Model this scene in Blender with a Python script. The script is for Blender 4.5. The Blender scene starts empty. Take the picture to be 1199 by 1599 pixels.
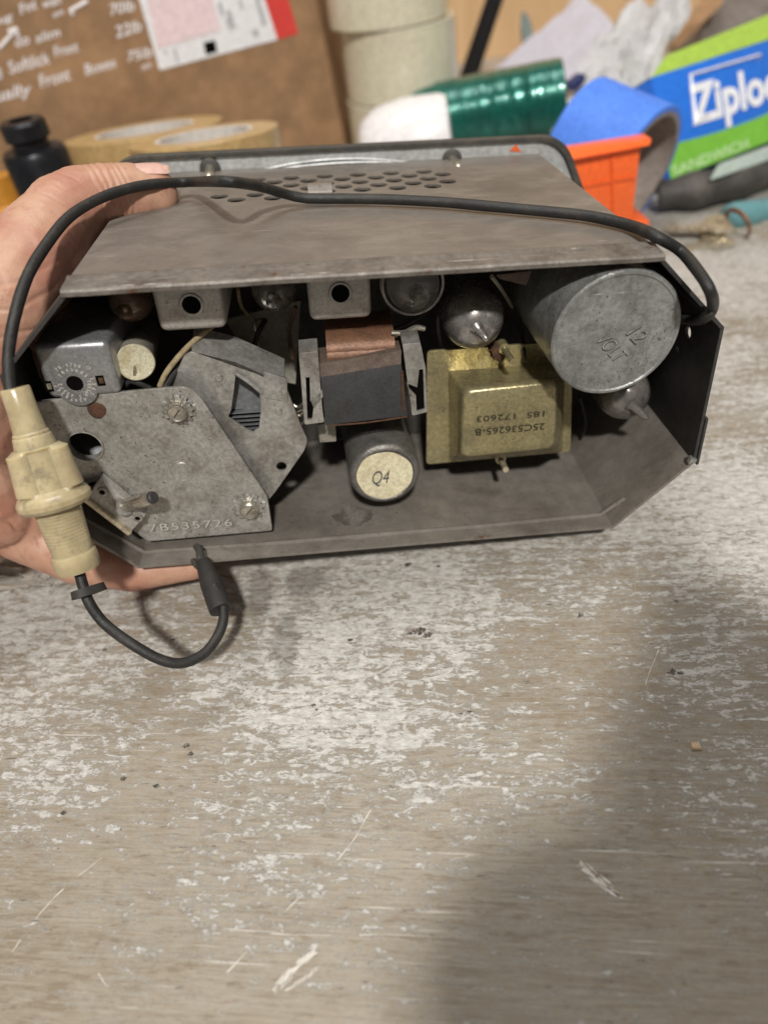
import bpy, bmesh, math, random
from mathutils import Vector, Matrix, noise as mnoise
random.seed(7)
SC = bpy.context.scene
COL = SC.collection
S = 0.01                       # the whole script is written in centimetres; meshes are linked in metres
V = Vector
PI = math.pi

# ---------------------------------------------------------------- camera
TH, RO, FPX, CH = 0.74722, -0.15468, 1100.0, 20.0
_f = V((0, math.cos(TH), -math.sin(TH)))
_r0 = V((1, 0, 0))
_u0 = _r0.cross(_f)
CR = math.cos(RO) * _r0 + math.sin(RO) * _u0
CU = -math.sin(RO) * _r0 + math.cos(RO) * _u0
CF = _f
CC = V((0, 0, CH))
cd = bpy.data.cameras.new('camera')
cam_ob = bpy.data.objects.new('camera', cd)
COL.objects.link(cam_ob)
m = Matrix((CR, CU, -CF)).transposed().to_4x4()
m.translation = CC * S
cam_ob.matrix_world = m
cd.sensor_fit = 'VERTICAL'
cd.sensor_height = 36.0
cd.lens = FPX / 1599 * 36.0
cd.clip_start = 0.005
cd.clip_end = 20
cd.dof.use_dof = True
cd.dof.focus_distance = 0.224
cd.dof.aperture_fstop = 6.6
SC.camera = cam_ob

# ---------------------------------------------------------------- light
w = bpy.data.worlds.new('World')
SC.world = w
w.use_nodes = True
w.node_tree.nodes['Background'].inputs[0].default_value = (1.0, 0.965, 0.92, 1)
w.node_tree.nodes['Background'].inputs[1].default_value = 0.185


def area(name, loc, target, sx, sy, power, col):
    l = bpy.data.lights.new(name, 'AREA')
    l.shape = 'RECTANGLE'
    l.size, l.size_y, l.energy, l.color = sx, sy, power, col
    o = bpy.data.objects.new(name, l)
    COL.objects.link(o)
    o.location = loc
    o.rotation_euler = (V(target) - V(loc)).to_track_quat('-Z', 'Y').to_euler()
    return o


area('key_lamp', (0.10, -1.45, 2.0), (0, 0.2, 0.05), 0.15, 0.13, 66, (1.0, 0.965, 0.905))
area('ceiling_lamp', (-0.10, 0.48, 1.60), (0.0, 0.25, 0.0), 0.95, 0.45, 12.5, (1.0, 0.975, 0.93))

SC.view_settings.view_transform = 'Standard'
SC.view_settings.look = 'None'
SC.view_settings.exposure = 0
SC.view_settings.gamma = 1
SC.cycles.max_bounces = 8

# ---------------------------------------------------------------- geometry of the view: pixel of the 1199x1599 photo -> place
RX = (V((-0.3081, 17.635, 1.947)), 0.00326, -0.07576, 0.09664)
WT, WF, WB, H1, H2, H3, DD, WL = 8.20, 10.565, 8.515, 2.705, 7.612, 9.926, 12.95, 10.93
RROT = Matrix.Rotation(RX[1], 3, 'Z') @ Matrix.Rotation(RX[2], 3, 'X') @ Matrix.Rotation(RX[3], 3, 'Y')
RINV = RROT.transposed()


def ray(px, py):
    return (CF * FPX + CR * (px - 600) - CU * (py - 800)) / FPX


def cam(px, py, depth):            # world point at a camera depth
    return CC + ray(px, py) * depth


def loc(p):                        # world -> radio frame
    return RINV @ (V(p) - RX[0])


def F(px, py, d):                  # point on the radio-frame plane d cm behind its open front
    q, c = RINV @ ray(px, py), loc(CC)
    return c + q * ((d - c.y) / q.y)


def T(px, py, z=H3):               # point on a radio-frame plane at height z
    q, c = RINV @ ray(px, py), loc(CC)
    return c + q * ((z - c.z) / q.z)


def L(px, py, depth):              # radio-frame point at a camera depth
    return loc(cam(px, py, depth))


def G(px, py, z=0.0):              # point on the bench
    q = ray(px, py)
    return CC + q * ((z - CH) / q.z)


def HIT(px, py, p0, n):
    q = ray(px, py)
    return CC + q * ((V(p0) - CC).dot(n) / q.dot(n))


# ---------------------------------------------------------------- materials
MATS = {}


def new_mat(name):
    mt = bpy.data.materials.new(name)
    mt.use_nodes = True
    return mt, mt.node_tree.nodes, mt.node_tree.links, mt.node_tree.nodes['Principled BSDF']


def c4(c):
    return (c[0], c[1], c[2], 1)


def coords(n, l, scale=(1, 1, 1), rot=(0, 0, 0)):
    tc = n.new('ShaderNodeTexCoord')
    mp = n.new('ShaderNodeMapping')
    mp.inputs['Scale'].default_value = scale
    mp.inputs['Rotation'].default_value = rot
    l.new(tc.outputs['Object'], mp.inputs[0])
    return mp.outputs[0]


def nz(n, l, vec, scale, detail=5, rough=0.6, dist=0.0):
    t = n.new('ShaderNodeTexNoise')
    t.inputs['Scale'].default_value = scale
    t.inputs['Detail'].default_value = detail
    t.inputs['Roughness'].default_value = rough
    t.inputs['Distortion'].default_value = dist
    l.new(vec, t.inputs['Vector'])
    return t.outputs[0]


def ramp(n, l, src, a, b):
    r = n.new('ShaderNodeMapRange')
    r.inputs[1].default_value, r.inputs[2].default_value = a, b
    r.interpolation_type = 'SMOOTHSTEP'
    l.new(src, r.inputs[0])
    return r.outputs[0]


def mixc(n, l, fac, a, b):
    x = n.new('ShaderNodeMix')
    x.data_type = 'RGBA'
    for sock, v in ((x.inputs[0], fac), (x.inputs[6], a), (x.inputs[7], b)):
        if isinstance(v, (int, float)):
            sock.default_value = v
        elif isinstance(v, tuple):
            sock.default_value = c4(v)
        else:
            l.new(v, sock)
    return x.outputs[2]


def mth(n, l, op, a, b=None, clamp=False):
    x = n.new('ShaderNodeMath')
    x.operation = op
    x.use_clamp = clamp
    for i, v in enumerate((a, b)):
        if v is None:
            continue
        if isinstance(v, (int, float)):
            x.inputs[i].default_value = v
        else:
            l.new(v, x.inputs[i])
    return x.outputs[0]


def worn(name, base, dirt=None, rough=0.5, metal=0.0, mott=120, mamt=(0.4, 0.7), specks=0.0, speckcol=(0.03, 0.025, 0.02),
         bump=0.15, scratch=0.0, scol=(0.6, 0.6, 0.58), rust=0.0, fine=900, coat=0.0, streak=0.0, vmul=(0.75, 1.2)):
    """grimy surface: two-tone mottling, specks, scratches, a little rust, fine bump"""
    mt, n, l, b = new_mat(name)
    vec = coords(n, l)
    dirt = dirt or tuple(x * 0.55 for x in base)
    m1 = ramp(n, l, nz(n, l, vec, mott, 7, 0.65), mamt[0], mamt[1])
    col = mixc(n, l, m1, base, dirt)
    m2 = nz(n, l, vec, mott * 7, 5, 0.7)
    v2 = mixc(n, l, ramp(n, l, m2, 0.3, 0.75), (vmul[0],) * 3, (vmul[1],) * 3)
    mx = n.new('ShaderNodeMix')
    mx.data_type = 'RGBA'
    mx.blend_type = 'MULTIPLY'
    mx.inputs[0].default_value = 1
    l.new(col, mx.inputs[6])
    l.new(v2, mx.inputs[7])
    col = mx.outputs[2]
    if streak:
        sk_ = nz(n, l, coords(n, l, (45, 90, 90)), 1, 9, 0.72, 0.6)
        col = mixc(n, l, mth(n, l, 'MULTIPLY', ramp(n, l, sk_, 0.46, 0.68), streak), col, tuple(x * 1.45 for x in base))
        sk2 = nz(n, l, coords(n, l, (28, 50, 50), (0, 0, .2)), 1, 9, 0.74, 0.6)
        col = mixc(n, l, mth(n, l, 'MULTIPLY', ramp(n, l, sk2, 0.54, 0.70), streak), col, tuple(x * 0.55 for x in base))
    if specks:
        s1 = ramp(n, l, nz(n, l, vec, 1300, 3, 0.5), 0.74 - specks * 0.12, 0.80 - specks * 0.1)
        s2 = ramp(n, l, nz(n, l, vec, 260, 2, 0.5), 0.4, 0.65)
        col = mixc(n, l, mth(n, l, 'MULTIPLY', s1, s2), col, speckcol)
    if rust:
        r1 = ramp(n, l, nz(n, l, vec, mott * 1.7, 8, 0.7, 0.5), 0.66 - rust * 0.2, 0.78 - rust * 0.2)
        col = mixc(n, l, r1, col, (0.10, 0.045, 0.02))
    if scratch:
        for i, rt in enumerate(((0.2, 0.9, 0.4), (1.1, 0.3, 2.0), (0.5, 2.2, 1.2))):
            vv = coords(n, l, (30, 900, 900), rt)
            sc_ = ramp(n, l, nz(n, l, vv, 1, 2, 0.5), 0.78 - 0.08 * scratch, 0.82 - 0.08 * scratch)
            sc_ = mth(n, l, 'MULTIPLY', sc_, ramp(n, l, nz(n, l, vec, 90 + 40 * i, 2), 0.45, 0.6))
            col = mixc(n, l, sc_, col, scol)
    l.new(col, b.inputs['Base Color'])
    b.inputs['Metallic'].default_value = metal
    rr = n.new('ShaderNodeMapRange')
    rr.inputs[3].default_value, rr.inputs[4].default_value = max(rough - 0.12, 0.05), min(rough + 0.15, 1)
    l.new(nz(n, l, vec, mott * 2, 5), rr.inputs[0])
    l.new(rr.outputs[0], b.inputs['Roughness'])
    if coat:
        b.inputs['Coat Weight'].default_value = coat
        b.inputs['Coat Roughness'].default_value = 0.06
    bp = n.new('ShaderNodeBump')
    bp.inputs['Strength'].default_value = bump
    bp.inputs['Distance'].default_value = 0.0006
    l.new(mth(n, l, 'ADD', nz(n, l, vec, fine, 4), m2), bp.inputs['Height'])
    l.new(bp.outputs[0], b.inputs['Normal'])
    MATS[name] = mt
    return mt


def plain(name, col, rough=0.5, metal=0.0, trans=0.0, ior=1.45, coat=0, sss=0.0):
    mt, n, l, b = new_mat(name)
    vec = coords(n, l)
    k = mixc(n, l, ramp(n, l, nz(n, l, vec, 300, 5), 0.3, 0.7), tuple(x * 0.88 for x in col), tuple(min(1, x * 1.08) for x in col))
    l.new(k, b.inputs['Base Color'])
    b.inputs['Roughness'].default_value = rough
    b.inputs['Metallic'].default_value = metal
    b.inputs['Transmission Weight'].default_value = trans
    b.inputs['IOR'].default_value = ior
    if coat:
        b.inputs['Coat Weight'].default_value = coat
    if sss:
        b.inputs['Subsurface Weight'].default_value = sss
        b.inputs['Subsurface Radius'].default_value = (0.004, 0.003, 0.002)
        b.inputs['Subsurface Scale'].default_value = 1.0
    MATS[name] = mt
    return mt


M_case = worn('case_steel', (0.195, 0.172, 0.15), (0.135, 0.116, 0.098), 0.47, 0.2, 14, (0.40, 0.72), 0.5, bump=0.1, scratch=0.5, scol=(0.42, 0.40, 0.37), streak=0.5, vmul=(0.86, 1.1), rust=0.12)
M_inner = worn('case_inside', (0.215, 0.195, 0.172), (0.145, 0.126, 0.106), 0.45, 0.15, 26, (0.42, 0.68), 0.9, bump=0.12, scratch=0.4, scol=(0.36, 0.34, 0.31), rust=0.25, streak=0.35, vmul=(0.84, 1.1))
M_wall = worn('wall_shade', (0.055, 0.053, 0.052), (0.035, 0.033, 0.032), 0.5, 0.2, 60, specks=0.2, bump=0.08)  # steel walls darkened; the shade inside the case is put into the colour
M_plate = worn('zinc_plate', (0.45, 0.438, 0.41), (0.31, 0.292, 0.262), 0.38, 0.5, 110, (0.40, 0.66), 1.0, bump=0.12, scratch=0.25, rust=0.05)
M_bracket = worn('bracket_steel', (0.47, 0.46, 0.435), (0.29, 0.27, 0.245), 0.33, 0.6, 90, (0.4, 0.66), 0.8, bump=0.12, scratch=0.3)
M_can = worn('can_aluminium', (0.47, 0.45, 0.42), (0.36, 0.33, 0.30), 0.45, 0.35, 160, specks=0.5, bump=0.08)
M_sqcan = worn('bright_can', (0.42, 0.425, 0.44), (0.36, 0.36, 0.37), 0.33, 0.7, 120, specks=0.1, bump=0.05)
M_zinc = worn('zinc_can', (0.36, 0.37, 0.36), (0.22, 0.225, 0.215), 0.38, 0.45, 90, (0.38, 0.66), 1.0, bump=0.25, scratch=1.0)
M_q4 = worn('q_can_steel', (0.25, 0.24, 0.225), (0.15, 0.135, 0.12), 0.38, 0.6, 200, specks=0.6, bump=0.3, fine=1500)
M_gold = worn('gold_chromate', (0.42, 0.365, 0.20), (0.28, 0.245, 0.14), 0.25, 0.55, 110, (0.4, 0.7), 0.8, (0.05, 0.04, 0.02), 0.12)
M_copper = worn('copper_winding', (0.20, 0.098, 0.055), (0.12, 0.066, 0.043), 0.45, 0.3, 220, bump=0.2, rust=0.3)
M_paper = worn('black_paper', (0.045, 0.046, 0.047), (0.035, 0.034, 0.034), 0.6, 0, 160, specks=0.1, bump=0.05, scratch=0.15, scol=(0.13, 0.12, 0.11))
M_brown = worn('brown_paper', (0.12, 0.085, 0.065), (0.08, 0.05, 0.035), 0.7, 0, 200, rust=0.2)
M_rust = worn('rust', (0.12, 0.055, 0.03), (0.06, 0.03, 0.018), 0.85, 0, 500, bump=0.6)
M_black = plain('black_void', (0.004, 0.0038, 0.0035), 1.0)
M_black.node_tree.nodes['Principled BSDF'].inputs['Specular IOR Level'].default_value = 0.05
M_chassis = worn('chassis_dark', (0.07, 0.064, 0.056), (0.03, 0.027, 0.024), 0.6, 0.2, 70)  # base darkened to carry the shade deep inside the case
M_cable = worn('black_rubber', (0.018, 0.0175, 0.017), (0.045, 0.04, 0.034), 0.5, 0, 150, (0.48, 0.78), bump=0.3, fine=1600, specks=0.4, speckcol=(0.10, 0.09, 0.075))
M_sleeve = worn('rubber_sleeve', (0.022, 0.020, 0.019), (0.035, 0.03, 0.026), 0.65, 0, 200, bump=0.2)
M_bright = worn('bright_steel', (0.62, 0.58, 0.50), (0.42, 0.38, 0.31), 0.27, 0.85, 300, bump=0.08)
M_brass = worn('brass_edge', (0.72, 0.64, 0.47), (0.42, 0.35, 0.24), 0.3, 0.6, 300, bump=0.1)
M_stamp = plain('emboss_edge', (0.58, 0.56, 0.525), 0.35, 0.2)
M_stampd = plain('stamp_shadow', (0.05, 0.05, 0.048), 0.6)
M_ink = plain('black_ink', (0.03, 0.025, 0.015), 0.6)
M_pencil = plain('grey_pencil', (0.09, 0.09, 0.095), 0.6)
M_label = worn('paper_label', (0.72, 0.66, 0.46), (0.62, 0.54, 0.35), 0.7, 0, 120, bump=0.1)
M_wax = worn('cream_wax', (0.56, 0.52, 0.38), (0.42, 0.36, 0.22), 0.45, 0, 200, specks=0.2, bump=0.25)
M_card = worn('capacitor_card', (0.30, 0.28, 0.235), (0.2, 0.18, 0.145), 0.6, 0, 90)
M_cloth = worn('cloth_wire', (0.38, 0.31, 0.18), (0.25, 0.19, 0.1), 0.8, 0, 400, bump=0.4)
M_bezel = worn('bezel_steel', (0.52, 0.53, 0.53), (0.44, 0.445, 0.445), 0.4, 0.25, 60, specks=0.2, bump=0.05, scratch=0.5)
M_rim = worn('rim_gasket', (0.05, 0.047, 0.042), (0.085, 0.075, 0.06), 0.6, 0, 200, bump=0.3, specks=0.2, speckcol=(0.2, 0.18, 0.15))
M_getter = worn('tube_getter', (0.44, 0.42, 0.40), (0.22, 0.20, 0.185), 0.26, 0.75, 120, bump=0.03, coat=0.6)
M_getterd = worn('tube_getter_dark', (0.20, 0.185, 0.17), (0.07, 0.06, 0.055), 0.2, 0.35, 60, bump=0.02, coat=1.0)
M_tubebr = worn('tube_brown', (0.22, 0.14, 0.09), (0.08, 0.05, 0.035), 0.22, 0.3, 60, bump=0.02, coat=1.0)
M_glass = plain('tube_glass', (0.60, 0.59, 0.57), 0.05, 0, 0.85, coat=.5)
M_inside = plain('tube_inside', (0.30, 0.29, 0.28), 0.4, 0.4)
M_grey = worn('grey_casting', (0.20, 0.21, 0.22), (0.15, 0.155, 0.16), 0.45, 0.3, 100, bump=0.05)


def plug_mat():
    mt, n, l, b = new_mat('yellowed_nylon')
    vec = coords(n, l)
    k = mixc(n, l, ramp(n, l, nz(n, l, vec, 90, 6), 0.35, 0.7), (0.60, 0.51, 0.32), (0.42, 0.345, 0.21))
    k = mixc(n, l, ramp(n, l, nz(n, l, vec, 160, 7, .7), 0.5, 0.72), k, (0.31, 0.26, 0.175))
    l.new(k, b.inputs['Base Color'])
    b.inputs['Roughness'].default_value = 0.24
    b.inputs['Subsurface Weight'].default_value = 0.75
    b.inputs['Transmission Weight'].default_value = 0.12
    b.inputs['Subsurface Radius'].default_value = (0.004, 0.003, 0.0015)
    b.inputs['Subsurface Scale'].default_value = 0.6
    bp = n.new('ShaderNodeBump')
    bp.inputs['Strength'].default_value = 0.2
    bp.inputs['Distance'].default_value = 0.0005
    l.new(nz(n, l, vec, 500, 4), bp.inputs['Height'])
    l.new(bp.outputs[0], b.inputs['Normal'])
    return mt


M_nylon = plug_mat()


def skin_mat():
    mt, n, l, b = new_mat('skin')
    vec = coords(n, l)
    k = mixc(n, l, ramp(n, l, nz(n, l, vec, 45, 4), 0.35, 0.68), (0.52, 0.31, 0.215), (0.42, 0.195, 0.138))
    k = mixc(n, l, ramp(n, l, nz(n, l, vec, 200, 7, .7), 0.5, 0.75), k, (0.40, 0.185, 0.125))
    l.new(k, b.inputs['Base Color'])
    b.inputs['Roughness'].default_value = 0.48
    b.inputs['Subsurface Weight'].default_value = 0.25
    b.inputs['Subsurface Radius'].default_value = (0.006, 0.0025, 0.0015)
    b.inputs['Subsurface Scale'].default_value = 0.6
    vo = n.new('ShaderNodeTexVoronoi')
    vo.inputs['Scale'].default_value = 1500
    l.new(vec, vo.inputs['Vector'])
    h = mth(n, l, 'ADD', vo.outputs['Distance'], mth(n, l, 'MULTIPLY', nz(n, l, coords(n, l, (420, 420, 120), (0.3, 0.6, 0.2)), 1, 6, .7), 3.0))
    bp = n.new('ShaderNodeBump')
    bp.inputs['Strength'].default_value = 0.16
    bp.inputs['Distance'].default_value = 0.0003
    l.new(h, bp.inputs['Height'])
    l.new(bp.outputs[0], b.inputs['Normal'])
    return mt


M_skin = skin_mat()
M_nail = plain('fingernail', (0.66, 0.42, 0.36), 0.28, 0, coat=0.3)
M_nailtip = plain('nail_edge', (0.62, 0.54, 0.45), 0.4)


# ---------------------------------------------------------------- mesh helpers (centimetres)
class B:
    def __init__(self):
        self.bm = bmesh.new()

    def box(self, lo, hi, bev=0.0, seg=2, mat3=None, org=None):
        g = bmesh.ops.create_cube(self.bm, size=1.0)
        vs = g['verts']
        lo, hi = V(lo), V(hi)
        c, s = (lo + hi) / 2, hi - lo
        for v in vs:
            v.co = V((v.co.x * s.x, v.co.y * s.y, v.co.z * s.z)) + c
        if bev:
            es = list({e for v in vs for e in v.link_edges})
            r = bmesh.ops.bevel(self.bm, geom=es, offset=bev, segments=seg, profile=0.5, affect='EDGES')
            vs = list({v for f in r['faces'] for v in f.verts} | {v for v in vs if v.is_valid})
        if mat3 is not None:
            for v in vs:
                v.co = org + mat3 @ (v.co - org)
        return vs

    def hexa(self, p, bev=0.0, seg=2):
        """p: 4 front points then 4 back points, same order round"""
        vs = [self.bm.verts.new(V(q)) for q in p]
        fs = [(0, 1, 2, 3), (7, 6, 5, 4), (0, 4, 5, 1), (1, 5, 6, 2), (2, 6, 7, 3), (3, 7, 4, 0)]
        ff = [self.bm.faces.new([vs[i] for i in f]) for f in fs]
        bmesh.ops.recalc_face_normals(self.bm, faces=ff)
        if bev:
            es = list({e for v in vs for e in v.link_edges})
            bmesh.ops.bevel(self.bm, geom=es, offset=bev, segments=seg, profile=0.5, affect='EDGES')

    def loft(self, rings, cap=True, close=True):
        vr = [[self.bm.verts.new(V(q)) for q in r] for r in rings]
        k = len(vr[0])
        for a, b in zip(vr, vr[1:]):
            for i in range(k if close else k - 1):
                j = (i + 1) % k
                self.bm.faces.new((a[i], a[j], b[j], b[i]))
        if cap:
            self.bm.faces.new(list(reversed(vr[0])))
            self.bm.faces.new(vr[-1])
        bmesh.ops.recalc_face_normals(self.bm, faces=self.bm.faces[:])
        return vr

    def lathe(self, o, ax, prof, seg=32, cap=True, wob=None):
        o, ax = V(o), V(ax).normalized()
        a = ax.orthogonal().normalized()
        b = ax.cross(a)
        rings = []
        for t, r in prof:
            ring = []
            for i in range(seg):
                an = 2 * PI * i / seg
                rr = r * (wob(an, t) if wob else 1)
                ring.append(o + ax * t + (a * math.cos(an) + b * math.sin(an)) * rr)
            rings.append(ring)
        self.loft(rings, cap)

    def cyl(self, p, q, r, r2=None, seg=24):
        p, q = V(p), V(q)
        self.lathe(p, q - p, [(0, r), ((q - p).length, r if r2 is None else r2)], seg)

    def tube(self, pts, r, seg=12, sub=6, cap=True):
        pts = spline([V(p) for p in pts], sub) if sub > 1 else [V(p) for p in pts]
        rings = []
        t0 = (pts[1] - pts[0]).normalized()
        nrm = t0.orthogonal().normalized()
        for i, p in enumerate(pts):
            t = (pts[min(i + 1, len(pts) - 1)] - pts[max(i - 1, 0)]).normalized()
            nrm = (nrm - t * nrm.dot(t)).normalized()
            bn = t.cross(nrm)
            rr = r(i / (len(pts) - 1)) if callable(r) else r
            rings.append([p + (nrm * math.cos(2 * PI * k / seg) + bn * math.sin(2 * PI * k / seg)) * rr for k in range(seg)])
        self.loft(rings, cap)

    def torus(self, c, ax, R, r, seg=32, k=8):
        c, ax = V(c), V(ax).normalized()
        a = ax.orthogonal().normalized()
        b = ax.cross(a)
        rings = []
        for i in range(seg + 1):
            an = 2 * PI * i / seg
            d = a * math.cos(an) + b * math.sin(an)
            rings.append([c + d * (R + r * math.cos(2 * PI * j / k)) + ax * r * math.sin(2 * PI * j / k) for j in range(k)])
        self.loft(rings, False)
        bmesh.ops.remove_doubles(self.bm, verts=self.bm.verts[:], dist=1e-5)

    def poly(self, pts, thick, nrm):
        """flat polygon given thickness along nrm (pts is the front)"""
        nrm = V(nrm).normalized() * thick
        self.loft([[V(p) for p in pts], [V(p) + nrm for p in pts]])

    def add(self, me, mat):
        """add a bpy mesh (cm) through a 4x4"""
        vs = [self.bm.verts.new(mat @ v.co) for v in me.vertices]
        for p in me.polygons:
            try:
                self.bm.faces.new([vs[i] for i in p.vertices])
            except ValueError:
                pass

    def build(self, name, mat, parent=None, ang=35, smooth=True, mats=None):
        me = bpy.data.meshes.new(name)
        for v in self.bm.verts:
            v.co = v.co * S
        self.bm.to_mesh(me)
        self.bm.free()
        me.materials.append(mat)
        for x in mats or ():
            me.materials.append(x)
        if smooth:
            for p in me.polygons:
                p.use_smooth = True
            me.set_sharp_from_angle(angle=math.radians(ang))
        o = bpy.data.objects.new(name, me)
        COL.objects.link(o)
        if parent:
            o.parent = parent
        return o


def spline(p, sub):
    out = []
    for i in range(len(p) - 1):
        p0, p1, p2, p3 = p[max(i - 1, 0)], p[i], p[i + 1], p[min(i + 2, len(p) - 1)]
        for k in range(sub):
            t = k / sub
            out.append(0.5 * ((2 * p1) + (p2 - p0) * t + (2 * p0 - 5 * p1 + 4 * p2 - p3) * t * t + (3 * p1 - p0 - 3 * p2 + p3) * t ** 3))
    out.append(p[-1])
    return out


def curve_mesh(cu):
    o = bpy.data.objects.new('tmp', cu)
    COL.objects.link(o)
    dg = bpy.context.evaluated_depsgraph_get()
    me = bpy.data.meshes.new_from_object(o.evaluated_get(dg))
    bpy.data.objects.remove(o)
    bpy.data.curves.remove(cu)
    return me


def plate_mesh(loops, thick, bev=0.0):
    """2D outline with holes (lists of (u,v)) -> mesh between w=-thick and w=0"""
    cu = bpy.data.curves.new('tmp', 'CURVE')
    cu.dimensions = '2D'
    cu.fill_mode = 'BOTH'
    cu.extrude = thick / 2 - bev
    cu.bevel_depth = bev
    cu.bevel_resolution = 1
    cu.offset = -bev
    for lp in loops:
        sp = cu.splines.new('POLY')
        sp.points.add(len(lp) - 1)
        for pt, (u, v) in zip(sp.points, lp):
            pt.co = (u, v, 0, 1)
        sp.use_cyclic_u = True
    me = curve_mesh(cu)
    for v in me.vertices:
        v.co.z -= thick / 2
    return me


def text_mesh(body, size, extrude=0.0, bold=0.0, shear=0.0, align='LEFT', spacing=1.0):
    cu = bpy.data.curves.new('tmp', 'FONT')
    cu.body = body
    cu.size = size
    cu.extrude = extrude
    cu.offset = bold
    cu.shear = shear
    cu.align_x = align
    cu.align_y = 'BOTTOM_BASELINE'
    cu.space_character = spacing
    cu.resolution_u = 3
    return curve_mesh(cu)


def basis(o, u, v, w=None):
    u, v = V(u), V(v)
    w = V(w) if w is not None else u.cross(v)
    mm = Matrix((u, v, w)).transposed().to_4x4()
    mm.translation = V(o)
    return mm


def front(d):                      # plate frame: u = x, v = z, outward = -y, at depth d
    return basis((0, d, 0), (1, 0, 0), (0, 0, 1))


def circ(c, r, n=24, a0=0.0):
    return [(c[0] + r * math.cos(a0 + 2 * PI * i / n), c[1] + r * math.sin(a0 + 2 * PI * i / n)) for i in range(n)]


def rnd(pts, r, n=4):
    """round the corners of a 2D polygon"""
    out = []
    k = len(pts)
    for i in range(k):
        p, a, b = V(pts[i][:2]), V(pts[i - 1][:2]), V(pts[(i + 1) % k][:2])
        da, db = (a - p), (b - p)
        q = min(r, da.length * 0.45, db.length * 0.45)
        s, e = p + da.normalized() * q, p + db.normalized() * q
        for j in range(n + 1):
            t = j / n
            x = s * (1 - t) ** 2 + p * 2 * t * (1 - t) + e * t * t
            out.append((x.x, x.y))
    return out


def xz(p):
    return (p.x, p.z)


def fp(pts, d):
    return [xz(F(a, b, d)) for a, b in pts]


def thing(name, label, cat, group=None, at=(0, 0, 0)):
    o = bpy.data.objects.new(name, None)
    COL.objects.link(o)
    o.location = V(at) * S
    o.empty_display_size = 0.02
    tag(o, label, cat, group)
    return o


def tag(o, label=None, cat=None, group=None, kind=None):
    for k, v in (('label', label), ('category', cat), ('group', group), ('kind', kind)):
        if v:
            o[k] = v
    return o


def px_size(px, depth):
    return px * depth / FPX


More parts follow.
